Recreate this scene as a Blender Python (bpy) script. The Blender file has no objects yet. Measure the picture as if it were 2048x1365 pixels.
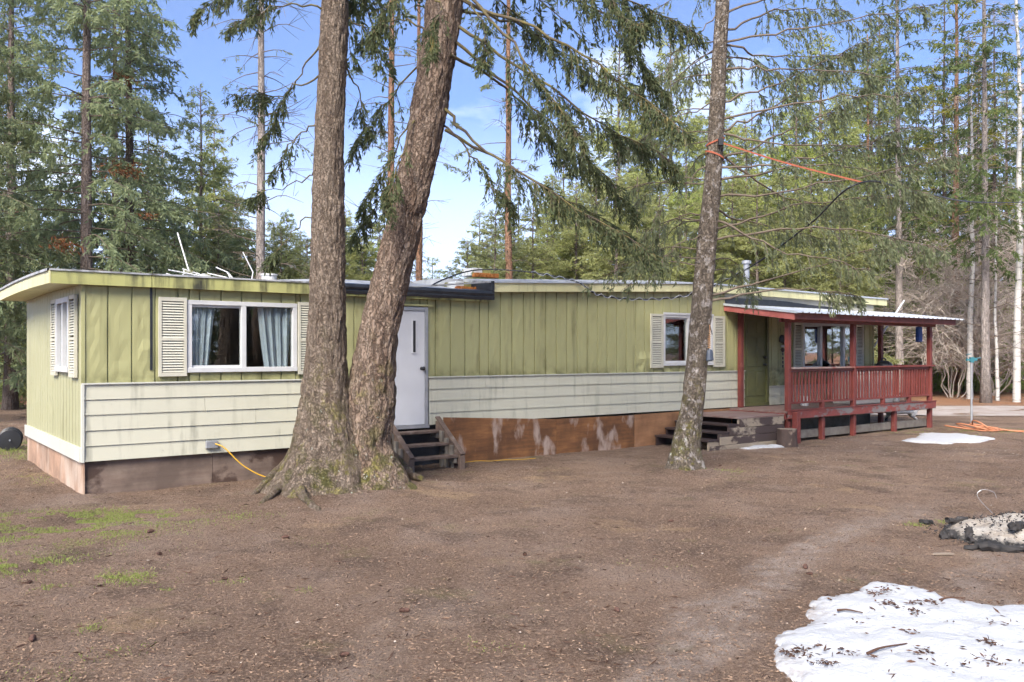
import bpy, bmesh, math, random
import numpy as np
from mathutils import Vector, Matrix
R = math.radians
scene = bpy.context.scene
C = scene.collection

# ------------------------------------------------------------------ camera, sky, sun, exposure
CAMZ = 1.79
cam_d = bpy.data.cameras.new('camera'); cam = bpy.data.objects.new('camera', cam_d); C.objects.link(cam)
cam.location = (0, 0, CAMZ); cam.rotation_euler = (R(90), 0, 0)
cam_d.sensor_width = 36; cam_d.lens = 1742/2048*36
cam_d.shift_y = (705-682.5)/2048
cam_d.clip_start = .05; cam_d.clip_end = 9000
scene.camera = cam
scene.cycles.use_adaptive_sampling = True; scene.cycles.adaptive_threshold = .04; scene.cycles.use_light_tree = False; scene.cycles.debug_use_spatial_splits = True; scene.cycles.max_bounces = 4; scene.cycles.diffuse_bounces = 2; scene.cycles.volume_bounces = 0; scene.cycles.glossy_bounces = 3; scene.cycles.transparent_max_bounces = 8; scene.cycles.caustics_reflective = False; scene.cycles.caustics_refractive = False

SUN_AZ, SUN_EL = 199, 42          # where the sun stands: degrees clockwise from +Y, degrees up
w = bpy.data.worlds.new('World'); scene.world = w; w.use_nodes = True
nt = w.node_tree; nt.nodes.clear()
def wn(t, **k):
    n = nt.nodes.new(t)
    for a, b in k.items(): setattr(n, a, b)
    return n
out = wn('ShaderNodeOutputWorld'); bg = wn('ShaderNodeBackground'); bg.inputs[1].default_value = .05
sky = wn('ShaderNodeTexSky'); sky.sky_type = 'NISHITA'; sky.sun_disc = False
sky.sun_elevation = R(SUN_EL); sky.sun_rotation = R(SUN_AZ); sky.altitude = 700; sky.air_density = .5; sky.dust_density = .15; sky.ozone_density = 9
tc = wn('ShaderNodeTexCoord'); sep = wn('ShaderNodeSeparateXYZ'); nt.links.new(tc.outputs['Generated'], sep.inputs[0])
zc = wn('ShaderNodeMath', operation='MAXIMUM'); nt.links.new(sep.outputs[2], zc.inputs[0]); zc.inputs[1].default_value = 0
za = wn('ShaderNodeMath', operation='ADD'); nt.links.new(zc.outputs[0], za.inputs[0]); za.inputs[1].default_value = .22
dv = wn('ShaderNodeVectorMath', operation='DIVIDE'); cmb = wn('ShaderNodeCombineXYZ')
for i in range(3): nt.links.new(za.outputs[0], cmb.inputs[i])
nt.links.new(tc.outputs['Generated'], dv.inputs[0]); nt.links.new(cmb.outputs[0], dv.inputs[1])
cn = wn('ShaderNodeTexNoise'); cn.inputs['Scale'].default_value = 1.35; cn.inputs['Detail'].default_value = 6; cn.inputs['Roughness'].default_value = .55
cmap = wn('ShaderNodeMapping'); cmap.inputs['Location'].default_value = (3.1, 7.3, 1.0)
nt.links.new(dv.outputs[0], cmap.inputs[0]); nt.links.new(cmap.outputs[0], cn.inputs['Vector'])
cr = wn('ShaderNodeMapRange'); cr.inputs[1].default_value = .59; cr.inputs[2].default_value = .76; nt.links.new(cn.outputs[0], cr.inputs[0])
# the cloud bank thickens towards the horizon all the way round, as in the photograph
hz = wn('ShaderNodeMapRange'); hz.inputs[1].default_value = .27; hz.inputs[2].default_value = .03; hz.inputs[3].default_value = .0; hz.inputs[4].default_value = .75
nt.links.new(sep.outputs[2], hz.inputs[0])
ca = wn('ShaderNodeMath', operation='ADD', use_clamp=True); nt.links.new(cr.outputs[0], ca.inputs[0]); nt.links.new(hz.outputs[0], ca.inputs[1])
cmx = wn('ShaderNodeMath', operation='MULTIPLY_ADD'); nt.links.new(ca.outputs[0], cmx.inputs[0]); cmx.inputs[1].default_value = .84; cmx.inputs[2].default_value = .06
mix = wn('ShaderNodeMix', data_type='RGBA'); nt.links.new(cmx.outputs[0], mix.inputs[0]); nt.links.new(sky.outputs[0], mix.inputs[6]); mix.inputs[7].default_value = (6.6, 6.9, 7.4, 1)
nt.links.new(mix.outputs[2], bg.inputs[0]); nt.links.new(bg.outputs[0], out.inputs[0])

sl = bpy.data.lights.new('sun', 'SUN'); so = bpy.data.objects.new('sun', sl); C.objects.link(so)
sl.energy = 1.5; sl.angle = R(30); sl.color = (1, .93, .83)
sd = Vector((math.sin(R(SUN_AZ))*math.cos(R(SUN_EL)), math.cos(R(SUN_AZ))*math.cos(R(SUN_EL)), math.sin(R(SUN_EL))))
so.rotation_euler = (-sd).to_track_quat('-Z', 'Y').to_euler(); so.location = sd*60
vs = scene.view_settings; vs.view_transform = 'Standard'; vs.look = 'None'; vs.exposure = 2.75; vs.gamma = 1; vs.use_curve_mapping = False

# ------------------------------------------------------------------ helpers
TH = R(36.95); CU, SU = math.cos(TH), math.sin(TH)
P0 = np.array([-5.33, 10.8, 0.])
def hp(a, v, z=0.):                 # mobile home frame: a along the front wall, v back from it
    return Vector((P0[0]+CU*a-SU*v, P0[1]+SU*a+CU*v, z))
def at(x, y, d):                    # a point seen at (x, y) of the 2048 wide photograph, d metres away
    return np.array([(x-1024)/1742*d, d, CAMZ+(705-y)/1742*d])
def gp(x, y, z=0.):                 # the ground point seen there
    d = 1742*(CAMZ-z)/(y-705); return np.array([(x-1024)/1742*d, d, z])

def link(o, parent=None):
    C.objects.link(o)
    if parent is not None: o.parent = parent
    return o
def tag(o, label=None, cat=None, group=None, kind=None):
    if label: o['label'] = label
    if cat: o['category'] = cat
    if group: o['group'] = group
    if kind: o['kind'] = kind
    return o
def empty(name, loc=(0, 0, 0), rz=0, label=None, cat=None, group=None):
    o = bpy.data.objects.new(name, None); o.location = loc; o.rotation_euler = (0, 0, rz); o.empty_display_size = .2
    link(o); return tag(o, label, cat, group)
def np_mesh(name, V, quads=None, tris=None, mat=None, smooth=False):
    me = bpy.data.meshes.new(name); V = np.asarray(V, np.float32)
    nq = 0 if quads is None else len(quads); ntr = 0 if tris is None else len(tris)
    me.vertices.add(len(V)); me.vertices.foreach_set('co', V.ravel())
    idx = []; tot = []
    if nq: idx.append(np.asarray(quads).ravel()); tot.append(np.full(nq, 4))
    if ntr: idx.append(np.asarray(tris).ravel()); tot.append(np.full(ntr, 3))
    idx = np.concatenate(idx).astype(np.int32); tot = np.concatenate(tot).astype(np.int32)
    me.loops.add(len(idx)); me.loops.foreach_set('vertex_index', idx)
    me.polygons.add(len(tot)); st = np.concatenate([[0], np.cumsum(tot)[:-1]]).astype(np.int32)
    me.polygons.foreach_set('loop_start', st); me.polygons.foreach_set('loop_total', tot)
    me.polygons.foreach_set('use_smooth', np.full(len(tot), bool(smooth)))
    me.update(calc_edges=True)
    if mat: me.materials.append(mat)
    return me
def obj(name, me, parent=None, loc=None, rz=None):
    o = bpy.data.objects.new(name, me)
    if loc is not None: o.location = loc
    if rz is not None: o.rotation_euler = (0, 0, rz)
    return link(o, parent)
def tube_np(path, rad, n=6, cap=True):
    P = np.asarray(path, float); K = len(P); rad = np.broadcast_to(np.asarray(rad, float), (K,))
    T = np.gradient(P, axis=0); T /= np.linalg.norm(T, axis=1)[:, None]+1e-9
    ref = np.array([0, 0, 1.]) if abs(T[:, 2]).mean() < .8 else np.array([1., 0, 0])
    A = np.cross(T, ref); A /= np.linalg.norm(A, axis=1)[:, None]+1e-9; Bv = np.cross(T, A)
    th = np.arange(n)/n*2*np.pi
    V = P[:, None, :]+rad[:, None, None]*(np.cos(th)[None, :, None]*A[:, None, :]+np.sin(th)[None, :, None]*Bv[:, None, :])
    V = V.reshape(-1, 3); i = np.arange(K-1)[:, None]*n; j = np.arange(n)[None, :]; j2 = (j+1) % n
    Q = np.stack([i+j, i+j2, i+n+j2, i+n+j], -1).reshape(-1, 4); Tr = np.zeros((0, 3), int)
    if cap:
        V = np.vstack([V, P[0], P[-1]]); a = len(V)-2
        jj = np.arange(n); Tr = np.vstack([np.stack([(jj+1) % n, jj, np.full(n, a)], 1), np.stack([jj+(K-1)*n, (jj+1) % n+(K-1)*n, np.full(n, a+1)], 1)])
    return V, Q, Tr
class MB:                            # collects shapes for ONE mesh object
    def __init__(s): s.V = []; s.Q = []; s.T = []; s.n = 0
    def add(s, V, Q=None, T=None):
        V = np.asarray(V, float)
        if Q is not None and len(Q): s.Q.append(np.asarray(Q)+s.n)
        if T is not None and len(T): s.T.append(np.asarray(T)+s.n)
        s.V.append(V); s.n += len(V); return s
    def box(s, x0, x1, y0, y1, z0, z1):
        V = [(x, y, z) for z in (z0, z1) for y in (y0, y1) for x in (x0, x1)]
        return s.add(V, [(0, 2, 3, 1), (4, 5, 7, 6), (0, 1, 5, 4), (2, 6, 7, 3), (0, 4, 6, 2), (1, 3, 7, 5)])
    def prism(s, prof, axis, c0, c1):   # closed profile swept along an axis; profile given in the other two axes in order
        n = len(prof); V = []
        for c in (c0, c1):
            for p in prof:
                q = list(p); q.insert(axis, c); V.append(q)
        Q = [(i, (i+1) % n, n+(i+1) % n, n+i) for i in range(n)]
        V += [np.mean(V[:n], 0), np.mean(V[n:2*n], 0)]
        T = [((i+1) % n, i, 2*n) for i in range(n)]+[(n+i, n+(i+1) % n, 2*n+1) for i in range(n)]
        return s.add(V, Q, T)
    def bar(s, p, q, wd, h=None, up=(0, 0, 1)):
        p, q = Vector(p), Vector(q); h = wd if h is None else h
        d = (q-p).normalized(); u = Vector(up); sd = d.cross(u)
        if sd.length < 1e-4: sd = d.cross(Vector((1, 0, 0)))
        sd.normalize(); u = sd.cross(d)
        V = [tuple(b+sd*i*wd/2+u*j*h/2) for b in (p, q) for j in (-1, 1) for i in (-1, 1)]
        return s.add(V, [(0, 1, 3, 2), (4, 6, 7, 5), (0, 4, 5, 1), (2, 3, 7, 6), (0, 2, 6, 4), (1, 5, 7, 3)])
    def tube(s, path, rad, n=8): return s.add(*tube_np(path, rad, n))
    def mesh(s, name, mat, bevel=0, smooth=False):
        me = np_mesh(name, np.vstack(s.V), np.vstack(s.Q) if s.Q else None, np.vstack(s.T) if s.T else None, mat, smooth)
        bm = bmesh.new(); bm.from_mesh(me)
        if bevel:
            bmesh.ops.remove_doubles(bm, verts=bm.verts, dist=1e-5)
            bmesh.ops.bevel(bm, geom=list(bm.edges), offset=bevel, segments=1, affect='EDGES', clamp_overlap=True)
        bmesh.ops.recalc_face_normals(bm, faces=bm.faces); bm.to_mesh(me); bm.free(); return me
    def build(s, name, mat, parent=None, bevel=0, smooth=False, loc=None, rz=None):
        return obj(name, s.mesh(name, mat, bevel, smooth), parent, loc, rz)
def smooth_path(pts, n=24):
    P = np.asarray(pts, float)
    if len(P) == 2: return P[0]+(P[1]-P[0])*np.linspace(0, 1, n)[:, None]
    Pp = np.vstack([2*P[0]-P[1], P, 2*P[-1]-P[-2]]); t = np.linspace(0, len(P)-1-1e-6, n); i = t.astype(int); f = (t-i)[:, None]
    a, b, c, d = Pp[i], Pp[i+1], Pp[i+2], Pp[i+3]
    return .5*(2*b+(c-a)*f+(2*a-5*b+4*c-d)*f**2+(3*b-a-3*c+d)*f**3)
def vnoise(x, y, seed=0):            # value noise 0..1
    x = np.asarray(x, float); y = np.asarray(y, float)
    xi = np.floor(x).astype(np.int64); yi = np.floor(y).astype(np.int64); fx = x-xi; fy = y-yi
    fx = fx*fx*(3-2*fx); fy = fy*fy*(3-2*fy)
    def h(a, b):
        n = (a*374761393+b*668265263+seed*1274126177) & 0xffffffff
        n = ((n ^ (n >> 13))*1274126177) & 0xffffffff; return ((n ^ (n >> 16)) & 0xffff)/65535.
    return (h(xi, yi)*(1-fx)+h(xi+1, yi)*fx)*(1-fy)+(h(xi, yi+1)*(1-fx)+h(xi+1, yi+1)*fx)*fy
def fbm(x, y, o=4, seed=0):
    s = 0; a = .5
    for k in range(o): s = s+a*vnoise(x*2**k, y*2**k, seed+k*17); a *= .5
    return s

# ------------------------------------------------------------------ materials
def newmat(name):
    m = bpy.data.materials.new(name); m.use_nodes = True; t = m.node_tree; t.nodes.clear()
    o = t.nodes.new('ShaderNodeOutputMaterial'); b = t.nodes.new('ShaderNodeBsdfPrincipled'); t.links.new(b.outputs[0], o.inputs[0])
    return m, t, b, o
def N(t, ty, ins=None, **k):
    n = t.nodes.new(ty)
    for a, b in k.items(): setattr(n, a, b)
    for a, b in (ins or {}).items():
        if hasattr(b, 'is_output'): t.links.new(b, n.inputs[a])
        else: n.inputs[a].default_value = b
    return n
def c4(c): return (c[0], c[1], c[2], 1)
def coords(t, space='world', stretch=(1, 1, 1), rnd=True):
    if space == 'world': v = N(t, 'ShaderNodeNewGeometry').outputs['Position']
    else: v = N(t, 'ShaderNodeTexCoord').outputs['Object']
    if space == 'house':
        pass
    mp = N(t, 'ShaderNodeMapping', {0: v}); mp.inputs['Scale'].default_value = stretch
    if space != 'world' and rnd:
        oi = N(t, 'ShaderNodeObjectInfo'); mu = N(t, 'ShaderNodeMath', {0: oi.outputs['Random'], 1: 37.}, operation='MULTIPLY')
        cb = N(t, 'ShaderNodeCombineXYZ', {0: mu.outputs[0], 1: mu.outputs[0], 2: mu.outputs[0]}); t.links.new(cb.outputs[0], mp.inputs['Location'])
    return mp.outputs[0]
def noise(t, vec, scale, detail=5, rough=.55): return N(t, 'ShaderNodeTexNoise', {'Vector': vec, 'Scale': scale, 'Detail': detail, 'Roughness': rough}).outputs[0]
def ramp(t, fac, lo, hi, a=0., b=1.): return N(t, 'ShaderNodeMapRange', {0: fac, 1: lo, 2: hi, 3: a, 4: b}).outputs[0]
def mixc(t, fac, a, b, mode='MIX'):
    n = N(t, 'ShaderNodeMix', data_type='RGBA', blend_type=mode)
    for s, x in ((0, fac), (6, a), (7, b)):
        if hasattr(x, 'is_output'): t.links.new(x, n.inputs[s])
        else: n.inputs[s].default_value = c4(x) if s else x
    return n.outputs[2]
def mul(t, a, b):
    n = N(t, 'ShaderNodeMath', operation='MULTIPLY')
    for i, x in enumerate((a, b)):
        if hasattr(x, 'is_output'): t.links.new(x, n.inputs[i])
        else: n.inputs[i].default_value = x
    return n.outputs[0]
def bump(t, b, h, strength=.3, dist=.01):
    t.links.new(N(t, 'ShaderNodeBump', {'Height': h, 'Strength': strength, 'Distance': dist}).outputs[0], b.inputs['Normal'])
def simple(name, c1, c2=None, scale=6, rough=.7, metal=0, space='object', stretch=(1, 1, 1), bmp=.2, bscale=40, dist=.005, spec=.5, lo=.35, hi=.65, stain=None, sscale=3, slo=.55, shi=.7, sstretch=(1, 1, 1)):
    m, t, b, o = newmat(name); v = coords(t, space, stretch)
    col = mixc(t, ramp(t, noise(t, v, scale), lo, hi), c1, c2 or tuple(x*.75 for x in c1))
    if stain:
        v2 = coords(t, space, sstretch); col = mixc(t, ramp(t, noise(t, v2, sscale, 7, .62), slo, shi), col, stain)
    t.links.new(col, b.inputs['Base Color']); b.inputs['Roughness'].default_value = rough; b.inputs['Metallic'].default_value = metal
    b.inputs['Specular IOR Level'].default_value = spec
    if bmp: bump(t, b, noise(t, v, bscale, 4), bmp, dist)
    return m
M = {}
def house_paint(name, c, c2, stain, amt=.75, z_lo=None):
    m, t, b, o = newmat(name); g = N(t, 'ShaderNodeNewGeometry').outputs['Position']
    v = N(t, 'ShaderNodeMapping', {0: g}).outputs[0]
    col = mixc(t, ramp(t, noise(t, v, .9, 4), .35, .7), c, c2)
    st = N(t, 'ShaderNodeMapping', {0: g}); st.inputs['Scale'].default_value = (5.5, 5.5, .55)
    s1 = ramp(t, noise(t, st.outputs[0], 1.2, 6, .6), .52 if amt < .95 else .46, .74 if amt < .95 else .60); s2 = ramp(t, noise(t, v, 1.7, 4), .35, .65)
    f = mul(t, mul(t, s1, s2), amt); col = mixc(t, f, col, stain)
    if z_lo is not None:      # mould that has grown along the bottom lip of the sheets
        sp = N(t, 'ShaderNodeSeparateXYZ', {0: g}); zz = ramp(t, sp.outputs[2], z_lo+.26, z_lo, 0, 1)
        f2 = mul(t, mul(t, zz, zz), ramp(t, noise(t, v, 5, 6, .65), .36, .62)); col = mixc(t, mul(t, f2, .8), col, (.075, .075, .025))
    sp_ = ramp(t, noise(t, v, 26, 3, .6), .70, .76); col = mixc(t, mul(t, sp_, .35), col, tuple(x*.4 for x in stain))
    t.links.new(col, b.inputs['Base Color']); b.inputs['Roughness'].default_value = .5; b.inputs['Specular IOR Level'].default_value = .35
    bump(t, b, noise(t, v, 3.2, 3), .22, .02); return m
M['green'] = house_paint('olive_metal_siding', (.375, .365, .18), (.33, .32, .155), (.14, .13, .055), .9, 1.40)
M['yellow'] = house_paint('pale_yellow_metal', (.385, .378, .225), (.35, .343, .20), (.19, .183, .09), .6)
M['trimgreen'] = house_paint('mossy_fascia', (.42, .41, .17), (.33, .33, .12), (.045, .045, .03), 1.0)
M['cream'] = house_paint('cream_fascia', (.66, .62, .36), (.55, .52, .28), (.12, .11, .07), .7)
M['lap'] = house_paint('pale_lap_siding', (.51, .495, .395), (.46, .447, .355), (.18, .175, .135), .9)
M['lapwhite'] = house_paint('white_board', (.54, .54, .48), (.49, .49, .44), (.32, .31, .26), .35)
M['shutter'] = simple('cream_shutter', (.52, .50, .41), (.46, .44, .36), 5, .6, stain=(.33, .33, .24), slo=.6, shi=.8)
M['white'] = simple('white_vinyl', (.57, .57, .57), (.50, .50, .50), 4, .45, bmp=.05)
M['doorwhite'] = simple('white_door_skin', (.57, .575, .60), (.52, .525, .55), 2.2, .45, bmp=.3, bscale=3, dist=.02, stain=(.52, .51, .48), slo=.64, shi=.8)
M['doorgreen'] = simple('olive_door', (.11, .112, .042), (.09, .092, .035), 4, .5)
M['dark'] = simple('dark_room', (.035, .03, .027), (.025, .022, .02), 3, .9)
M['membrane'] = simple('grey_roof_membrane', (.42, .43, .44), (.30, .31, .32), 2.5, .6, stain=(.09, .085, .08), slo=.5, shi=.68, sscale=4)
M['tar'] = simple('black_tar_paper', (.012, .015, .02), (.03, .033, .04), 7, .42, stain=(.16, .17, .19), slo=.66, shi=.75, sscale=11)
M['alu'] = simple('dull_aluminium', (.45, .46, .48), (.36, .37, .39), 6, .4, .6)
M['galv'] = simple('galvanised_sheet', (.62, .65, .70), (.52, .55, .60), 3, .34, .35, stain=(.33, .33, .33), slo=.6, shi=.8)
M['red'] = simple('red_stain_wood', (.185, .041, .031), (.13, .028, .023), 5, .6, stretch=(1, 1, 1), bmp=.25, bscale=25, stain=(.30, .12, .09), slo=.62, shi=.78, sscale=6)
M['redworn'] = simple('worn_red_board', (.22, .05, .04), (.16, .036, .03), 5, .65, bmp=.25, bscale=25, stain=(.16, .145, .14), slo=.5, shi=.56, sscale=2.2, sstretch=(1, 1, 2.5))
M['railtop'] = simple('weathered_red_rail', (.24, .09, .07), (.33, .26, .23), 2.5, .7, lo=.4, hi=.55)
M['deck'] = simple('worn_deck_board', (.23, .17, .15), (.16, .09, .075), 4, .75, stretch=(.3, 2, 2))
M['oldwood'] = simple('weathered_brown_wood', (.15, .105, .082), (.085, .055, .042), 7, .75, stretch=(1, 1, 1), bmp=.5, bscale=35, stain=(.24, .20, .17), slo=.58, shi=.75, sscale=8)
M['greywood'] = simple('grey_weathered_board', (.20, .18, .155), (.13, .11, .09), 6, .8, bmp=.5, bscale=30)
M['stairdark'] = simple('dark_painted_stair', (.032, .02, .02), (.05, .032, .03), 6, .55)
M['peel'] = simple('peeling_stair_paint', (.33, .27, .20), (.25, .20, .15), 5, .8, stretch=(.6, 1, 2), bmp=.4, stain=(.06, .04, .036), slo=.50, shi=.54, sscale=1.0, sstretch=(1, 1, 1.6))
M['stump'] = simple('stump_bark', (.075, .047, .038), (.045, .03, .026), 8, .85, bmp=.8, bscale=22, stretch=(1, 1, .4), stain=(.22, .165, .125), slo=.60, shi=.66, sscale=2.5)
M['cutwood'] = simple('cut_wood', (.26, .21, .16), (.2, .155, .12), 9, .85)
M['black'] = simple('black_plastic', (.014, .014, .015), (.022, .022, .024), 5, .45)
M['yellowcord'] = simple('yellow_cord', (.62, .36, .03), (.5, .28, .02), 6, .5, bmp=0)
M['orange'] = simple('orange_strap', (.34, .095, .05), (.28, .075, .04), 9, .8, bmp=.1)
M['hose'] = simple('orange_hose', (.48, .20, .10), (.40, .15, .07), 5, .6, bmp=0)
M['blue'] = simple('blue_plastic', (.012, .05, .22), (.01, .04, .17), 5, .4, bmp=0)
M['teal'] = simple('teal_metal', (.04, .17, .20), (.03, .12, .15), 5, .45, bmp=0)
M['slate'] = simple('slate_blue_bell', (.06, .075, .10), (.045, .055, .08), 9, .45)
M['rustbead'] = simple('wooden_beads', (.30, .12, .04), (.45, .28, .14), 40, .5)
M['needlelitter'] = simple('orange_needle_litter', (.42, .16, .035), (.26, .09, .025), 30, .95, bmp=.8, bscale=60)
M['vent'] = simple('painted_vent', (.62, .63, .62), (.5, .5, .48), 4, .5, stain=(.16, .15, .05), slo=.5, shi=.6, sscale=5)
M['mossvent'] = simple('mossy_vent_side', (.30, .28, .10), (.2, .18, .06), 6, .8)
M['curtain'] = simple('pale_blue_curtain', (.42, .42, .455), (.37, .37, .40), 10, .9, bmp=.1)
M['freezer'] = simple('off_white_enamel', (.58, .55, .52), (.5, .47, .44), 2, .4)
def ply(name, c1, c2, wet, lo, hi, sc, sstr, loc=(0, 0, 0)):
    m, t, b, o = newmat(name); g = N(t, 'ShaderNodeTexCoord').outputs['Object']
    gr = N(t, 'ShaderNodeMapping', {0: g}); gr.inputs['Scale'].default_value = (.5, 4, 5)
    wv = noise(t, gr.outputs[0], 3.2, 8, .62)
    col = mixc(t, ramp(t, wv, .35, .65), c1, c2)
    kn = N(t, 'ShaderNodeTexVoronoi', {'Vector': g, 'Scale': 2.6}, feature='DISTANCE_TO_EDGE')
    vk = N(t, 'ShaderNodeTexVoronoi', {'Vector': g, 'Scale': 2.2}); col = mixc(t, ramp(t, vk.outputs['Distance'], .075, .04, 0, .8), col, tuple(x*.3 for x in c2))
    mp = N(t, 'ShaderNodeMapping', {0: N(t, 'ShaderNodeNewGeometry').outputs['Position']}); mp.inputs['Scale'].default_value = sstr; mp.inputs['Location'].default_value = loc
    col = mixc(t, mul(t, ramp(t, noise(t, g, 1.6, 6, .6), .42, .62), .75), col, tuple(x*.5 for x in c2))
    f = ramp(t, noise(t, mp.outputs[0], sc, 6, .55), lo, hi); col = mixc(t, f, col, wet)
    t.links.new(col, b.inputs['Base Color']); t.links.new(ramp(t, f, 0, 1, .8, .6), b.inputs['Roughness']); bump(t, b, wv, .35, .006); return m
M['ply_left'] = ply('damp_plywood', (.22, .165, .13), (.16, .11, .085), (.062, .036, .026), .47, .505, 1.15, (1, 1, 1.3), (.62, 0, .3))
M['ply_right'] = ply('rusty_plywood', (.27, .12, .042), (.14, .058, .022), (.36, .27, .22), .53, .62, 2.0, (1.2, 1.2, .6), (0, 0, 1))
M['ply_pale'] = ply('tan_plywood', (.36, .18, .085), (.27, .13, .06), (.42, .30, .21), .55, .75, 2, (1, 1, .6))
M['ply_end'] = ply('pinkish_plywood', (.44, .28, .19), (.34, .21, .14), (.5, .40, .32), .5, .7, 1.5, (1, 1, .6))
def glass(name, refl=.12, tint=(.9, .95, .95)):
    m, t, b, o = newmat(name); t.nodes.remove(b)
    fr = N(t, 'ShaderNodeFresnel', {'IOR': 1.55}); ge = N(t, 'ShaderNodeNewGeometry'); a0 = N(t, 'ShaderNodeMath', {0: fr.outputs[0], 1: refl}, operation='ADD', use_clamp=True); ib = N(t, 'ShaderNodeMath', {0: 1., 1: ge.outputs['Backfacing']}, operation='SUBTRACT'); ad = N(t, 'ShaderNodeMath', {0: a0.outputs[0], 1: ib.outputs[0]}, operation='MULTIPLY')
    tr = N(t, 'ShaderNodeBsdfTransparent', {'Color': c4(tint)}); gl = N(t, 'ShaderNodeBsdfGlossy', {'Color': (1, 1, 1, 1), 'Roughness': .015})
    mx = N(t, 'ShaderNodeMixShader', {0: ad.outputs[0], 1: tr.outputs[0], 2: gl.outputs[0]}); t.links.new(mx.outputs[0], o.inputs[0]); return m
M['glass'] = glass('window_glass', .10)
M['glass2'] = glass('picture_window_glass', .34)

def bark(name, c1, c2, c3, moss=None, mz=1.6, scale=9, lich=None):
    m, t, b, o = newmat(name); v = coords(t, 'world'); st = N(t, 'ShaderNodeMapping', {0: v}); st.inputs['Scale'].default_value = (1, 1, .22)
    dn = N(t, 'ShaderNodeTexNoise', {'Vector': v, 'Scale': scale*2.2, 'Detail': 4.}); dm = N(t, 'ShaderNodeVectorMath', {0: dn.outputs['Color'], 1: (.16, .16, .16)}, operation='MULTIPLY'); da = N(t, 'ShaderNodeVectorMath', {0: st.outputs[0], 1: dm.outputs[0]}, operation='ADD')
    vo = N(t, 'ShaderNodeTexVoronoi', {'Vector': da.outputs[0], 'Scale': scale*2.6, 'Randomness': 1.}, feature='DISTANCE_TO_EDGE')
    n1 = noise(t, st.outputs[0], scale, 6, .68); n2 = noise(t, st.outputs[0], scale*4, 5, .7)
    col = mixc(t, ramp(t, n1, .34, .66), c1, c2); col = mixc(t, ramp(t, n2, .50, .74, 0, .6), col, c3)
    col = mixc(t, ramp(t, vo.outputs[0], .0, .12, .5, 0), col, tuple(x*.35 for x in c1))
    if moss:
        sp = N(t, 'ShaderNodeSeparateXYZ', {0: v}); zf = ramp(t, sp.outputs[2], mz, .25, 0, 1)
        f = mul(t, zf, ramp(t, noise(t, v, 4.2, 7, .7), .49, .62)); col = mixc(t, mul(t, f, .85), col, moss)
        f2 = mul(t, ramp(t, sp.outputs[2], mz+.5, .5, 0, 1), ramp(t, noise(t, v, 3.6, 7, .75), .545, .63)); col = mixc(t, mul(t, f2, .75), col, (.24, .215, .055))
        f3 = mul(t, ramp(t, sp.outputs[2], mz+.3, .5, 0, 1), ramp(t, noise(t, v, 13, 4, .6), .67, .71)); col = mixc(t, mul(t, f3, .8), col, (.46, .50, .42))
    if lich: col = mixc(t, ramp(t, noise(t, v, 10, 4, .65), .55, .61), col, lich)
    t.links.new(col, b.inputs['Base Color']); b.inputs['Roughness'].default_value = .9; b.inputs['Specular IOR Level'].default_value = .2
    hsum = N(t, 'ShaderNodeMath', {0: n1, 1: ramp(t, vo.outputs[0], 0, .15, 0, .6)}, operation='ADD').outputs[0]
    hs2 = N(t, 'ShaderNodeMath', {0: hsum, 1: mul(t, n2, .5)}, operation='ADD').outputs[0]
    bump(t, b, hs2, 1.0, .04); return m
M['bark_fir'] = bark('fir_bark', (0.159, 0.116, 0.086), (0.287, 0.225, 0.173), (0.393, 0.327, 0.261), (.085, .085, .018), 1.75)
M['bark_lean'] = bark('furrowed_fir_bark', (0.161, 0.108, 0.079), (0.292, 0.218, 0.166), (0.409, 0.339, 0.274), (.09, .09, .02), 1.7, 7)
M['bark_grey'] = bark('lichened_bark', (0.130, 0.103, 0.080), (0.228, 0.186, 0.146), (0.287, 0.248, 0.209), (.13, .12, .03), 1.7, 8, (.38, .34, .31))
M['bark_back'] = bark('grey_brown_bark', (0.169, 0.130, 0.111), (0.260, 0.208, 0.182), (0.351, 0.293, 0.260), None, 0, 5)
M['bark_red'] = bark('orange_pine_bark', (0.231, 0.127, 0.077), (0.330, 0.187, 0.121), (0.363, 0.242, 0.176), None, 0, 5)
M['bark_dark'] = bark('dark_bark', (0.083, 0.063, 0.053), (0.135, 0.105, 0.087), (0.180, 0.150, 0.128), None, 0, 5)
M['bark_pale'] = bark('pale_grey_bark', (0.264, 0.222, 0.198), (0.360, 0.312, 0.282), (0.432, 0.384, 0.348), None, 0, 5)
m, t, b, o = newmat('birch_bark'); v = coords(t, 'world', (1, 1, 4)); col = mixc(t, ramp(t, noise(t, v, 2.2, 6, .7), .54, .66), (.50, .48, .45), (.10, .085, .075)); t.links.new(col, b.inputs['Base Color']); b.inputs['Roughness'].default_value = .7
M['birch'] = m
M['twig'] = simple('twig_wood', (.10, .075, .055), (.16, .125, .095), 12, .9, space='world', bmp=0)
M['mosstwig'] = simple('mossy_branch', (.105, .085, .045), (.155, .125, .035), 9, .95, space='world', bmp=.6, bscale=50, stain=(.07, .052, .04), slo=.45, shi=.6, sscale=6)
M['paletwig'] = simple('pale_bare_twigs', (.46, .39, .33), (.37, .31, .26), 4, .9, space='world', bmp=0)
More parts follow.
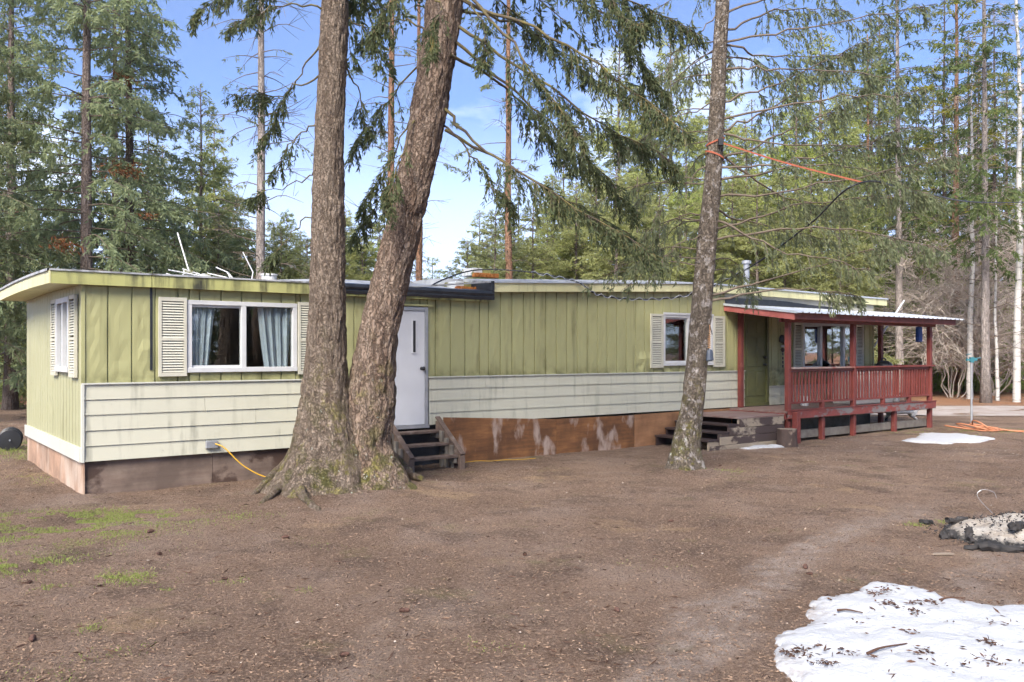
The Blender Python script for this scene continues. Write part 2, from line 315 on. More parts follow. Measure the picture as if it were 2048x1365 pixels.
def leafmat(name, c1, c2, c3=None, trans=.35, big=.5):
    m, t, b, o = newmat(name); g = N(t, 'ShaderNodeNewGeometry'); oi = N(t, 'ShaderNodeObjectInfo')
    f = ramp(t, noise(t, g.outputs['Position'], big, 3), .35, .65)
    col = mixc(t, f, c1, c2); col = mixc(t, mul(t, g.outputs['Random Per Island'], .6), col, c3 or tuple(min(1, x*1.7) for x in c2))
    col = mixc(t, 1.0, col, oi.outputs['Color'], 'MULTIPLY')
    br = N(t, 'ShaderNodeBrightContrast', {0: col}); t.nodes.remove(b)
    d = N(t, 'ShaderNodeBsdfDiffuse', {'Color': col}); tr = N(t, 'ShaderNodeBsdfTranslucent', {'Color': col})
    mx = N(t, 'ShaderNodeMixShader', {0: trans, 1: d.outputs[0], 2: tr.outputs[0]}); t.links.new(mx.outputs[0], o.inputs[0]); t.nodes.remove(br); return m
M['needle'] = leafmat('fir_needles', (0.070, 0.096, 0.052), (0.101, 0.127, 0.064), (0.188, 0.196, 0.101), .45)
M['needle_grey'] = leafmat('grey_green_needles', (.155, .19, .108), (.20, .228, .125), (.33, .35, .20), .55)
M['needle_light'] = leafmat('light_needles', (.25, .275, .14), (.29, .315, .155), (.42, .44, .25), .55)
M['needle_yellow'] = leafmat('yellow_needles', (.30, .29, .045), (.24, .25, .05), (.42, .39, .09), .5)
M['deadneedle'] = leafmat('dead_red_needles', (0.195, 0.080, 0.036), (0.150, 0.060, 0.030), (0.247, 0.130, 0.072), .3)
M['grass'] = leafmat('young_grass', (.22, .27, .07), (.26, .31, .085), (.34, .36, .14), .4, 2)

# ------------------------------------------------------------------ ground
TREE_A = at(655, 975, 11.0); TREE_A[2] = 0; TREE_B = at(1372, 945, 13.0); TREE_B[2] = 0
def ground_h(x, y):
    h = .07*(fbm(x*.33+9, y*.33+4, 3, 3)-.44)+.05*(fbm(x*1.5, y*1.5, 3, 8)-.44)+.034*(fbm(x*7, y*7, 3, 21)-.44)
    for T, r, a in ((TREE_A+np.array([.15, 0, 0]), 1.1, .13), (TREE_B, .55, .09)):
        d2 = (x-T[0])**2+(y-T[1])**2; h = h+a*np.exp(-d2/r**2)
    # a shallow wheel rut that crosses the foreground
    d = (x-.55)-(y-4.5)*.42+.2*np.sin(y*1.3); h = h-.035*np.exp(-(d/.33)**2)*(y < 9)
    return h
def gh(x, y): return float(ground_h(np.array([x]), np.array([y]))[0])
def axis(lo, hi, step, far, g=1.16):
    a = list(np.arange(lo, hi, step)); s = step; p = hi
    while p < far: a.append(p); s *= g; p += s
    s = step; p = lo-step; q = []
    while p > -far: q.append(p); s *= g; p -= s
    return np.array(q[::-1]+a)
gx = axis(-6.5, 6.5, .05, 4500); gy = axis(3.6, 13.5, .05, 4500)
GX, GY = np.meshgrid(gx, gy); GZ = ground_h(GX, GY); nx, ny = len(gx), len(gy)
i, j = np.meshgrid(np.arange(nx-1), np.arange(ny-1)); k = (j*nx+i).ravel()
m, t, b, o = newmat('needle_strewn_dirt'); v = coords(t, 'world')
col = mixc(t, ramp(t, noise(t, v, .42, 5, .62), .41, .58), (0.218, 0.143, 0.101), (0.313, 0.213, 0.154))
col = mixc(t, mul(t, ramp(t, noise(t, v, .8, 6, .65), .50, .68), .55), col, (0.372, 0.292, 0.247))      # greyish bare soil
col = mixc(t, mul(t, ramp(t, noise(t, v, 1.1, 7, .68), .50, .62), .85), col, (0.136, 0.091, 0.069))     # damp patches
col = mixc(t, mul(t, ramp(t, noise(t, v, .63, 7, .66), .575, .68), .65), col, (0.496, 0.339, 0.190))       # dry straw tone, with warm sunlit patches painted into the same colour
col = mixc(t, mul(t, ramp(t, noise(t, v, 1.05, 7, .7), .58, .69), .5), col, (0.206, 0.205, 0.063))        # thin moss
sp = N(t, 'ShaderNodeSeparateXYZ', {0: v})
def track(k0, kx, off, wd, y1):      # compacted pale wheel tracks that bend across the yard
    yy = N(t, 'ShaderNodeMath', {0: sp.outputs[1], 1: 4.5}, operation='SUBTRACT').outputs[0]
    q1 = mul(t, yy, kx); q2 = mul(t, mul(t, yy, yy), k0); c_ = N(t, 'ShaderNodeMath', {0: q1, 1: q2}, operation='ADD').outputs[0]
    d_ = N(t, 'ShaderNodeMath', {0: sp.outputs[0], 1: c_}, operation='SUBTRACT').outputs[0]; d_ = N(t, 'ShaderNodeMath', {0: d_, 1: off}, operation='SUBTRACT').outputs[0]
    d_ = N(t, 'ShaderNodeMath', {0: d_, 1: ramp(t, noise(t, v, .9, 4), .3, .7, -.25, .25)}, operation='ADD').outputs[0]
    f_ = ramp(t, N(t, 'ShaderNodeMath', {0: d_}, operation='ABSOLUTE').outputs[0], wd, wd*.35, 0, 1); return mul(t, mul(t, f_, ramp(t, sp.outputs[1], y1, y1-2.5)), ramp(t, noise(t, v, 5, 5, .7), .32, .6))
col = mixc(t, mul(t, track(.06, .38, .75, .38, 11), .9), col, (0.472, 0.386, 0.333))
col = mixc(t, mul(t, track(.06, .42, 2.35, .34, 12), .8), col, (0.437, 0.351, 0.299))
col = mixc(t, mul(t, track(.05, .25, -1.05, .3, 8.5), .45), col, (0.437, 0.339, 0.276))
col = mixc(t, mul(t, ramp(t, noise(t, v, 38, 5, .75), .49, .62), .65), col, (0.496, 0.363, 0.270))
col = mixc(t, mul(t, ramp(t, noise(t, v, 55, 5, .75), .52, .64), .75), col, (0.083, 0.054, 0.041))
ff = mul(t, ramp(t, sp.outputs[1], 27, 31), ramp(t, noise(t, v, .7, 4), .3, .5)); col = mixc(t, mul(t, ff, .85), col, (0.389, 0.193, 0.103))   # forest litter
t.links.new(col, b.inputs['Base Color']); b.inputs['Roughness'].default_value = .95; b.inputs['Specular IOR Level'].default_value = .15
hh = N(t, 'ShaderNodeMath', {0: noise(t, v, 30, 6, .75), 1: noise(t, v, 110, 4, .7)}, operation='ADD').outputs[0]; bump(t, b, hh, 1., .05)
M['dirt'] = m
tag(obj('ground', np_mesh('ground', np.stack([GX.ravel(), GY.ravel(), GZ.ravel()], 1), np.stack([k, k+1, k+nx+1, k+nx], 1), None, M['dirt'], True)), 'bare brown dirt yard strewn with needles', kind='structure')
# gravel drive behind the porch
M['gravel'] = simple('pale_gravel', (.37, .32, .29), (.29, .24, .215), 1.2, .95, space='world', bmp=.6, bscale=30, stain=(.25, .20, .16), sscale=2, slo=.5, shi=.7)
U = np.linspace(0, 1, 120); W_ = np.linspace(0, 1, 30); uu, ww = np.meshgrid(U, W_)
dxx = 2+uu*44; near = 24.6-.30*np.clip(dxx-12, 0, 30)+.5*vnoise(dxx*.5, dxx*0, 5)+.0*dxx; far = 28.6+.03*(dxx-12)+.5*vnoise(dxx*.4, dxx*0+3, 9)
near = np.maximum(near, 19.5); dyy = near+(far-near)*ww; dz = ground_h(dxx, dyy)+.012
kk = (np.arange(29)[:, None]*120+np.arange(119)[None, :]).ravel()
tag(obj('driveway', np_mesh('driveway', np.stack([dxx.ravel(), dyy.ravel(), dz.ravel()], 1), np.stack([kk, kk+1, kk+121, kk+120], 1), None, M['gravel'], True)), 'pale gravel drive behind the porch', kind='structure')
# wooded ridge far away
rx = np.linspace(-2600, 2600, 700); base_y = 1500+rx*0
top = 70+50*fbm(rx*.003+3, rx*0, 4, 5)+135*np.exp(-((rx+520)/300)**2)+110*np.exp(-((rx-1500)/500)**2)+8*np.random.RandomState(2).rand(700)
rows = []
for q, f in enumerate(np.linspace(0, 1, 16)):
    rows.append(np.stack([rx*(1+.05*f), base_y+f*650, top*np.sin(f*math.pi/2)*1.0-3+(f > 0)*8*np.random.RandomState(q).rand(700)*f], 1))
RV = np.vstack(rows); kk = (np.arange(15)[:, None]*700+np.arange(699)[None, :]).ravel()
M['ridge'] = simple('conifer_covered_ridge', (.035, .05, .032), (.06, .08, .05), .02, .95, space='world', bmp=0)
tag(obj('hills', np_mesh('hills', RV, np.stack([kk, kk+1, kk+701, kk+700], 1), None, M['ridge'])), 'far wooded ridge behind the trees', kind='structure')

# ------------------------------------------------------------------ mobile home
home = empty('mobile_home', hp(0, 0), TH, 'long single storey olive and cream mobile home with flat roof', 'mobile home')
rng = np.random.RandomState(4)
ZS, ZL, ZR = 1.40, .426, .637        # siding top, siding bottom at the left, at the right
LEN, WID = 17.8, 4.42
def bow(v, a=9): return (.025+.235*min(1, max(0, (a-1)/3))-(.09 if a > 6.1 and a != 9 else 0))*(1-((v-WID/2)/(WID/2))**2)
def ztop(a):                          # underside of the fascia
    if a < 6.17: return 2.625
    if a < 11.5: return 2.79+(a-6.17)/5.33*.23
    return 3.02-(a-11.5)/6.8*.07
openings = [(1.285, 2.785, 1.54, 2.47), (4.03, 4.98, 0, 2.50), (10.36, 11.8, 1.545, 2.52), (12.86, 13.66, .60, 2.60), (14.93, 16.96, 1.40, 2.45)]
def sheet(x0, x1, z0, z1a, z1b, name='wall_panel', mat=None, dent=None, par=home, axis_end=False, amp=.0035):
    wd = x1-x0
    if wd < .02 or z1a-z0 < .02: return
    xs = [0, min(.017, wd*.2), min(.021, wd*.3)]+[wd*f for f in ((.3, .5, .7) if wd > .1 else (.6,))]+[wd]; ys = [.026, .026, 0]+[0]*(len(xs)-4)+[.002]
    nz = max(2, int((z1a-z0)/.13)+1); V = []
    for r in range(nz):
        f = r/(nz-1)
        for c in range(len(xs)):
            z = z0+f*((z1a+(z1b-z1a)*xs[c]/wd)-z0); y = ys[c]
            if c >= 3 and c < len(xs)-1 and 0 < r: y += rng.uniform(-amp, amp)
            if dent:
                for (da, dz, dr, dd) in dent:
                    y += dd*math.exp(-(((x0+xs[c]-da)/dr)**2+((z-dz)/(dr*1.1))**2))
            V.append((x0+xs[c], y, z) if not axis_end else (y, x1-xs[c], z))
    n = len(xs); Q = [(r*n+c, r*n+c+1, (r+1)*n+c+1, (r+1)*n+c) for r in range(nz-1) for c in range(n-1)]
    obj(name, np_mesh(name, V, Q, None, mat or M['green']), par)
def strips(a0, a1, wd, zb):
    e = list(np.arange(a0, a1-.05, wd))+[a1]
    for (p, q, _, _) in openings:
        for x in (p, q):
            if a0 < x < a1:
                e = [v_ for v_ in e if abs(v_-x) > .035]+[x]
    e = sorted(e)
    for x0, x1 in zip(e[:-1], e[1:]):
        mid = (x0+x1)/2; op = [o_ for o_ in openings if o_[0] < mid < o_[1]]
        z0 = zb(mid); zt0, zt1 = ztop(x0+1e-4)+.04, ztop(x1-1e-4)+.04
        dent = [(1.0, 1.62, .12, .02), (.75, 1.8, .09, -.012), (.45, 1.75, .12, .012)] if mid < 1.3 else ([(9.85, 1.62, .13, -.05), (9.75, 1.5, .09, .045), (9.68, 1.75, .08, .02)] if 9.3 < mid < 10.1 else None)
        if not op: sheet(x0, x1, z0, zt0, zt1, dent=dent)
        else:
            sheet(x0, x1, op[0][3], zt0, zt1)
            if op[0][2] > z0: sheet(x0, x1, z0, op[0][2], op[0][2])
strips(0, 6.17, .285, lambda a: ZS)
strips(6.17, LEN, .245, lambda a: ZS if a < 12.9 else 1.05)
def lap(a0, a1, z0, z1, rows, seams=()):
    h = (z1-z0)/rows
    for r in range(rows):
        zz = z0+r*h; cuts = [a0]+[s for s, rr in seams if rr == r]+[a1]
        for x0, x1 in zip(cuts[:-1], cuts[1:]):
            mb = MB().prism([(-.024+rng.uniform(-.0015, .0015), zz+.004), (-.0235, zz+.016), (-.010, zz+h+.004), (.03, zz+h+.004), (.03, zz+.004)], 0, x0+.002, x1-.002)
            mb.build('siding_board', M['lap'], home)
lap(.02, 4.0, ZL, ZS-.012, 5, ((1.5, 3), (2.2, 2)))
lap(5.01, 12.84, ZR, ZS-.012, 4, ((8.58, 0), (8.58, 2), (6.1, 3), (9.9, 1)))
lap(13.68, LEN-.02, ZR, 1.04, 2)
MB().box(-.004, 4.02, -.036, .03, ZS-.012, ZS+.006).build('drip_edge', M['lapwhite'], home)
MB().box(4.99, 12.85, -.036, .03, ZS-.012, ZS+.004).build('drip_edge', M['lapwhite'], home)
MB().box(13.67, LEN-.01, -.036, .03, 1.04, 1.054).build('drip_edge', M['lapwhite'], home)
MB().box(-.012, .018, -.038, .03, ZL-.004, ZS-.014).build('corner_trim', M['lapwhite'], home)
MB().box(-.012, .03, -.014, .03, ZS+.01, 2.66).build('corner_trim', M['green'], home)
MB().box(LEN-.012, LEN+.06, -.014, .05, .64, 2.98).build('corner_trim', M['yellow'], home)
MB().box(.80, .83, -.012, .0, 1.56, 2.63).build('black_seam', M['tar'], home)
# end wall at the left
e = np.arange(0, WID, .206); e = np.append(e[:-1], WID)
EW = (.66, 1.50, 1.55, 2.50)
for v0, v1 in zip(e[:-1], e[1:]):
    mid = (v0+v1)/2; zt = 2.63+bow(mid, 0)
    if EW[0]-.1 < mid < EW[1]+.1:
        sheet(v0, v1, .60, EW[2], EW[2], mat=M['yellow'], axis_end=True, amp=.004); sheet(v0, v1, EW[3], zt, zt, mat=M['yellow'], axis_end=True)
    else: sheet(v0, v1, .60, zt, zt, mat=M['yellow'], axis_end=True, amp=.004)
MB().prism([(-.034, 0.0), (-.03, WID), (.02, WID), (.02, 0)], 2, ZL, .60).build('base_board', M['lapwhite'], home)
# shell: back wall, right end, floor, inner ceiling
MB().box(0.03, LEN, WID, WID+.05, .43, 2.85).build('wall', M['green'], home)
MB().box(LEN, LEN+.05, .052, WID, .64, 2.93).build('wall', M['yellow'], home)
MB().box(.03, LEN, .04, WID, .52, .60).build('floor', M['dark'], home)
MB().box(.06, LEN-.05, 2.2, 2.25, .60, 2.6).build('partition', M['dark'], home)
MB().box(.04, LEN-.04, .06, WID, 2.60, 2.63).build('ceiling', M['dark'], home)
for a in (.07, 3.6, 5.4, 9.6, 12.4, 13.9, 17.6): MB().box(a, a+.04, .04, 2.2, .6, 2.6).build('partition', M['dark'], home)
# skirting
sk = [(0.03, 1.615, ZL+.02, ZL+.02, .035, 'ply_left'), (1.62, 4.05, ZL+.02, ZL+.02, .04, 'ply_left'), (5.26, 7.60, .75, .615, -.062, 'ply_right'), (7.61, 9.52, .615, .60, -.058, 'ply_right'), (9.53, 10.85, .605, .62, -.062, 'ply_pale'), (10.86, 12.4, .62, .62, -.05, 'ply_pale')]
for a0, a1, z0, z1, y, mt in sk:
    o = MB().add([(0, 0, -.2), (a1-a0, 0, -.2), (a1-a0, 0, z1), (0, 0, z0), (0, .018, -.2), (a1-a0, .018, -.2), (a1-a0, .018, z1), (0, .018, z0)], [(0, 1, 2, 3), (5, 4, 7, 6), (3, 2, 6, 7), (1, 5, 6, 2), (4, 0, 3, 7)]).build('skirting_panel', M[mt], home); o.location = (a0, y, 0)
MB().box(4.05, 5.3, .06, .08, -.1, .62).build('skirting_panel', M['tar'], home)
MB().box(12.4, LEN, .06, .08, -.1, .64).build('skirting_panel', M['tar'], home)
for v0, v1 in ((.0, 2.05), (2.06, WID)):
    o = MB().box(0, .018, 0, v1-v0, -.2, ZL+.02).build('skirting_panel', M['ply_end'], home); o.location = (.012, v0, 0)
# roof
def roof_piece(a_list, ze, name='roof'):
    V = []; vv = np.linspace(-.07, WID+.1, 13)
    for a in a_list:
        for v_ in vv: V.append((a, v_, ze(a)+bow(min(max(v_, 0), WID), a)))
    n = 13; K = len(a_list); Q = [(r*n+c, (r+1)*n+c, (r+1)*n+c+1, r*n+c+1) for r in range(K-1) for c in range(n-1)]
    b0 = len(V); V += [(x, y, z-.10) for x, y, z in V]; Q += [tuple(b0+i for i in q[::-1]) for q in Q]
    for c in range(n-1):
        for r in (0, K-1): Q.append((r*n+c, r*n+c+1, b0+r*n+c+1, b0+r*n+c))
    for r in range(K-1): Q.append((r*n, (r+1)*n, b0+(r+1)*n, b0+r*n)); Q.append((r*n+n-1, (r+1)*n+n-1, b0+(r+1)*n+n-1, b0+r*n+n-1))
    me = np_mesh(name, V, Q, None, M['membrane'], False); bm = bmesh.new(); bm.from_mesh(me); bmesh.ops.recalc_face_normals(bm, faces=bm.faces); bm.to_mesh(me); bm.free()
    return obj(name, me, home)
roofL = roof_piece(list(np.linspace(-.36, 6.17, 14)), lambda a: 2.775)
roofR = roof_piece(list(np.linspace(6.19, LEN+.5, 20)), lambda a: ztop(max(a, 6.2))+.175)
def fascia(a0, a1, off0, h, y0, y1, mat, name='fascia_board', n=1):
    xs = np.linspace(a0, a1, n+1)
    for x0, x1 in zip(xs[:-1], xs[1:]):
        za, zb = ztop(x0+1e-4)+off0, ztop(x1-1e-4)+off0
        MB().add([(x0, y0, za), (x1-.004, y0, zb), (x1-.004, y0, zb+h), (x0, y0, za+h), (x0, y1, za), (x1-.004, y1, zb), (x1-.004, y1, zb+h), (x0, y1, za+h)], [(0, 1, 2, 3), (5, 4, 7, 6), (3, 2, 6, 7), (1, 5, 6, 2), (4, 0, 3, 7), (0, 4, 5, 1)]).build(name, M[mat], home)
fascia(-.36, .80, 0, .155, -.10, -.07, 'trimgreen'); fascia(.805, 3.2, 0, .155, -.10, -.07, 'trimgreen'); fascia(3.2, 6.17, 0, .155, -.10, -.07, 'trimgreen')
fascia(-.38, 6.18, .156, .022, -.115, -.02, 'membrane', 'roof_edge', 4)
fascia(6.17, 8.9, 0, .15, -.10, -.07, 'cream'); fascia(8.9, 11.5, 0, .15, -.10, -.07, 'cream'); fascia(11.5, LEN+.5, 0, .15, -.10, -.07, 'cream', n=2)
fascia(6.17, 11.5, .151, .03, -.125, -.02, 'galv', 'roof_edge', 2); fascia(11.5, LEN+.52, .151, .03, -.125, -.02, 'galv', 'roof_edge', 2)
# tar flashing hung over the edge of the left roof
tb = MB()
for (x0, x1, z0, z1, y) in ((3.3, 6.2, 2.725, 2.79, -.128), (3.3, 6.21, 2.66, 2.735, -.118)):
    xs = np.linspace(x0, x1, 15); V = []
    for x in xs:
        j1, j2 = rng.uniform(-.006, .006, 2); V += [(x, y+j1, z0+j2-.01*(x-3.3)/3), (x, y-.012+j1, (z0+z1)/2), (x, y+.01, z1+.012), (x, .12, z1+.045)]
    Q = [(r*4+c, r*4+4+c, r*4+5+c, r*4+1+c) for r in range(14) for c in range(3)]; tb.add(V, Q)
tb.build('tar_flashing', M['tar'], home)
MB().box(6.15, 6.21, -.13, 1.2, 2.66, 2.97).build('tar_flashing', M['tar'], home)
# left rake boards and soffit
vv = np.linspace(-.10, WID+.1, 12); V = []
for v_ in vv:
    z = 2.625+bow(min(max(v_, 0), WID), 0)
    V += [(-.385, v_, z), (-.385, v_, z+.155), (-.365, v_, z), (-.365, v_, z+.155)]
Q = []
for r in range(11): k4 = r*4; Q += [(k4, k4+4, k4+5, k4+1), (k4+2, k4+3, k4+7, k4+6), (k4, k4+2, k4+6, k4+4), (k4+1, k4+5, k4+7, k4+3)]
Q += [(0, 1, 3, 2)]
obj('rake_board', np_mesh('rake_board', V, Q, None, M['cream']), home)
V = []
for v_ in vv:
    z = 2.632+bow(min(max(v_, 0), WID), 0); V += [(-.365, v_, z), (.02, v_, z)]
obj('soffit', np_mesh('soffit', V, [(r*2, r*2+1, r*2+3, r*2+2) for r in range(11)], None, M['cream']), home)
V = []
for v_ in vv:
    z = 2.785+bow(min(max(v_, 0), WID), 0); V += [(-.405, v_, z-.012), (-.405, v_, z+.02), (-.30, v_, z+.024)]
obj('roof_edge', np_mesh('roof_edge', V, [(r*3+c, r*3+3+c, r*3+4+c, r*3+1+c) for r in range(11) for c in range(2)], None, M['membrane']), home)
# pale strip over the porch roof, with torn tar paper
MB().box(12.2, LEN, -.02, -.004, 2.80, 3.0).build('wall_strip', simple('pale_soffit_board', (.50, .47, .38), (.42, .39, .31), 3), home)
MB().box(12.19, 13.9, -.04, -.021, 2.80, 2.93).build('tar_flashing', M['tar'], home)
MB().add([(13.9, -.03, 2.80), (16.6, -.03, 2.80), (16.4, -.03, 2.84), (15.2, -.03, 2.87), (14.3, -.03, 2.92), (13.9, -.03, 2.92)], [(0, 1, 2, 3), (0, 3, 4, 5)]).build('tar_flashing', M['tar'], home)
# windows
def window(a0, a1, z0, z1, mull=(), glassm='glass', fw=.045, par=home, fm='white', depth=.05):
    wnd = bpy.data.objects.new('window', None); link(wnd, par)
    f = MB(); y0, y1 = -.03, depth
    f.box(a0-.02, a1+.02, y0, y1, z1-fw, z1+.015).box(a0-.02, a1+.02, y0-.012, y1, z0-.02, z0+fw)
    f.box(a0-.02, a0+fw, y0+.002, y1, z0+fw, z1-fw).box(a1-fw, a1+.02, y0+.002, y1, z0+fw, z1-fw)
    for x in mull: f.box(x-.035, x+.035, y0+.004, y1, z0+fw, z1-fw)
    f.build('frame', M[fm], wnd, bevel=.004)
    s = MB(); s.box(a0+fw, (mull[0] if mull else a1)-.035, .0, .02, z1-fw-.03, z1-fw).box(a0+fw, (mull[0] if mull else a1)-.035, .0, .02, z0+fw, z0+fw+.03)
    tag(s.build('sash', M[fm], wnd), kind='stuff')
    e = [a0+fw]+[x for x in mull]+[a1-fw]
    for x0, x1 in zip(e[:-1], e[1:]): MB().box(x0+.001, x1-.001, .022, .026, z0+fw, z1-fw).build('pane', M[glassm], wnd)
    return wnd
def curtain(wnd, top0, top1, bot0, bot1, z0, z1, y=.075, mat=None, tuck=None):
    nx_, nz_ = 40, 14; V = []
    for r in range(nz_+1):
        f = r/nz_
        for c in range(nx_+1):
            g = c/nx_; x = (bot0+(bot1-bot0)*g)*(1-f)**1.0+(top0+(top1-top0)*g)*f
            V.append((x, y+.022*math.sin(g*26+2*f)+.012*math.sin(g*61+f*3), z0+f*(z1-z0)))
    Q = [(r*(nx_+1)+c, r*(nx_+1)+c+1, (r+1)*(nx_+1)+c+1, (r+1)*(nx_+1)+c) for r in range(nz_) for c in range(nx_)]
    obj('curtain', np_mesh('curtain', V, Q, None, mat or M['curtain'], True), wnd)
w1 = window(1.285, 2.785, 1.54, 2.47, (2.03,), 'glass')
curtain(w1, 1.30, 1.68, 1.30, 1.56, 1.5, 2.46); curtain(w1, 2.26, 2.76, 2.36, 2.70, 1.5, 2.46)
w2 = window(10.36, 11.8, 1.545, 2.52, (11.08,), 'glass')
MB().box(10.40, 11.05, .030, .032, 1.59, 2.47).build('insect_screen', glass('insect_mesh', .02, (.35, .35, .36)), w2)
MB().box(10.34, 11.82, -.045, -.028, 2.53, 2.57).build('head_trim', M['white'], home)
w3 = window(14.93, 16.96, 1.40, 2.45, (15.62, 16.55), 'glass2', fm='alu')
# the end window
wnd = bpy.data.objects.new('window', None); link(wnd, home)
f = MB(); p, q, z0, z1 = EW
f.box(-.05, .04, p-.03, q+.03, z1-.05, z1+.015).box(-.06, .04, p-.03, q+.03, z0-.02, z0+.05).box(-.048, .04, p-.03, p+.05, z0+.05, z1-.05).box(-.048, .04, q-.05, q+.03, z0+.05, z1-.05).box(-.044, .04, 1.04, 1.12, z0+.05, z1-.05)
f.build('frame', M['white'], wnd); MB().box(.0, .004, p+.05, 1.04, z0+.05, z1-.05).build('pane', M['glass'], wnd); MB().box(.0, .004, 1.12, q-.05, z0+.05, z1-.05).build('pane', M['glass'], wnd)
V = [(.08, p+.02+.85*c/20, z0+(z1-z0)*r) for r in (0, 1) for c in range(21)]; V = [(x+.02*math.sin(i*1.7), y, z) for i, (x, y, z) in enumerate(V)]
obj('curtain', np_mesh('curtain', V, [(c, c+1, 22+c, 21+c) for c in range(20)], None, M['curtain'], True), wnd)
# shutters
def shutter(c0, c1, z0, z1, end=False, lab=None):
    o = MB(); fw = .035
    def bx(p, q, y0, y1, a, b_):
        o.box(p, q, y0, y1, a, b_) if not end else o.box(y0, y1, p, q, a, b_)
    bx(c0, c0+fw, -.05, -.012, z0, z1); bx(c1-fw, c1, -.05, -.012, z0, z1); zm = (z0+z1)/2-.05
    for a, b_ in ((z0, z0+.05), (z1-.05, z1), (zm, zm+.035)): bx(c0+fw, c1-fw, -.048, -.012, a, b_)
    sh = o.build('shutter', M['shutter'], home); s = MB(); z = z0+.055; pt = .0345
    while z < z1-.07:
        if not (zm-.02 < z < zm+.03):
            if not end: s.prism([(-.046, z), (-.041, z+.002), (-.026, z+.026), (-.030, z+.026)], 0, c0+fw, c1-fw)
            else: s.add(np.array([(y, c, zz) for c in (c0+fw, c1-fw) for (y, zz) in ((-.046, z), (-.041, z+.002), (-.026, z+.026), (-.030, z+.026))]), [(0, 1, 5, 4), (1, 2, 6, 5), (2, 3, 7, 6), (3, 0, 4, 7)])
        z += pt
    s.build('louvre', M['shutter'], sh)
    bk = MB()
    bk.box(c0+.01, c1-.01, -.0125, -.010, z0+.01, z1-.01) if not end else bk.box(-.0125, -.010, c0+.01, c1-.01, z0+.01, z1-.01)
    bk.build('backing', M['dark'], sh)
for a0, a1, z0, z1 in ((.90, 1.255, 1.475, 2.51), (2.815, 3.17, 1.475, 2.51), (9.99, 10.33, 1.49, 2.535), (11.83, 12.17, 1.49, 2.535), (14.55, 14.88, 1.36, 2.45), (17.02, 17.35, 1.36, 2.45)): shutter(a0, a1, z0, z1)
shutter(.22, .61, 1.47, 2.52, True); shutter(1.55, 1.92, 1.47, 2.52, True)
# white door
d = bpy.data.objects.new('door', None); link(d, home); tag(d, 'white door with a narrow vertical window slot')
MB().box(4.07, 4.935, -.016, .025, .655, 2.44).build('door_leaf', M['doorwhite'], d, bevel=.004)
f = MB(); f.box(4.03, 4.07, -.03, .04, .63, 2.50).box(4.937, 4.985, -.034, .04, .63, 2.50).box(4.071, 4.936, -.03, .04, 2.442, 2.50).box(4.0, 5.0, -.05, .04, .60, .652); f.build('door_frame', M['alu'], d)
f = MB(); f.box(4.70, 4.715, -.028, -.01, 1.79, 2.30).box(4.765, 4.78, -.028, -.01, 1.79, 2.30).box(4.715, 4.765, -.028, -.01, 2.285, 2.30).box(4.69, 4.79, -.032, -.01, 1.772, 1.79); f.build('slot_frame', M['doorwhite'], d)
MB().box(4.715, 4.765, -.022, -.018, 1.79, 2.285).build('slot_glass', M['black'], d)
MB().tube([(4.875, -.018, 1.535), (4.875, -.04, 1.535), (4.875, -.055, 1.535), (4.875, -.085, 1.535), (4.875, -.095, 1.535)], [.03, .016, .018, .033, .022], 12).build('knob', M['black'], d, smooth=True)
MB().box(3.98, 5.06, -.05, -.001, 2.515, 2.545).build('door_hood', M['green'], home)
# olive door in the porch
d = bpy.data.objects.new('door', None); link(d, home); tag(d, 'olive green panelled door inside the porch')
MB().box(12.90, 13.60, .02, .05, .70, 2.58).build('door_leaf', M['doorgreen'], d)
f = MB(); f.box(12.86, 12.90, -.02, .06, .66, 2.60).box(13.60, 13.665, -.03, .06, .66, 2.60).box(12.9, 13.6, -.02, .06, 2.58, 2.62).box(12.85, 13.67, -.03, .06, .64, .70); f.build('door_frame', M['doorgreen'], d)
for (x0, x1) in ((12.97, 13.21), (13.29, 13.53)):
    for (z0, z1) in ((.85, 1.38), (1.48, 2.1), (2.2, 2.45)):
        p = MB(); p.prism([(x0, z0), (x1, z0), (x1, z1), (x0, z1)], 1, .008, .022); p.build('door_panel', M['doorgreen'], d, bevel=.006)
for z in (1.52, 1.68): MB().tube([(13.53, .02, z), (13.53, -.02, z), (13.53, -.045, z)], [.028, .02, .03], 10).build('knob', M['black'], d, smooth=True)
# outlet box
MB().box(1.50, 1.66, -.075, -.02, .50, .60).build('outlet_box', M['alu'], home, bevel=.006)
# vents, stove pipe
for (a, v_, wd, h) in ((5.80, .42, .33, .13), (6.75, 1.3, .42, .14)):
    z = (2.775 if a < 6.1 else ztop(a)+.175)+bow(v_)-.01; vt = MB().box(a, a+wd*.52, v_, v_+.36, z, z+h).build('roof_vent', M['vent'], home, bevel=.008)
    MB().box(a+wd*.52+.002, a+wd, v_+.01, v_+.35, z, z+h-.006).build('vent_side', M['mossvent'], vt, bevel=.006)
    lb = MB()
    for k_ in range(60):
        x, y = a-.04+rng.rand()*(wd+.1), v_-.12+rng.rand()*.12; s = .018+.02*rng.rand(); lb.box(x, x+s*1.6, y, y+s, z-.03, z+.01+.04*rng.rand())
    lb.build('needle_drift', M['needlelitter'], vt)
MB().tube([(15.74, 2.2, 3.1), (15.74, 2.2, 4.02), (15.74, 2.2, 4.03), (15.74, 2.2, 4.1), (15.74, 2.2, 4.12)], [.075, .075, .12, .12, .02], 14).build('stove_pipe', M['alu'], home)

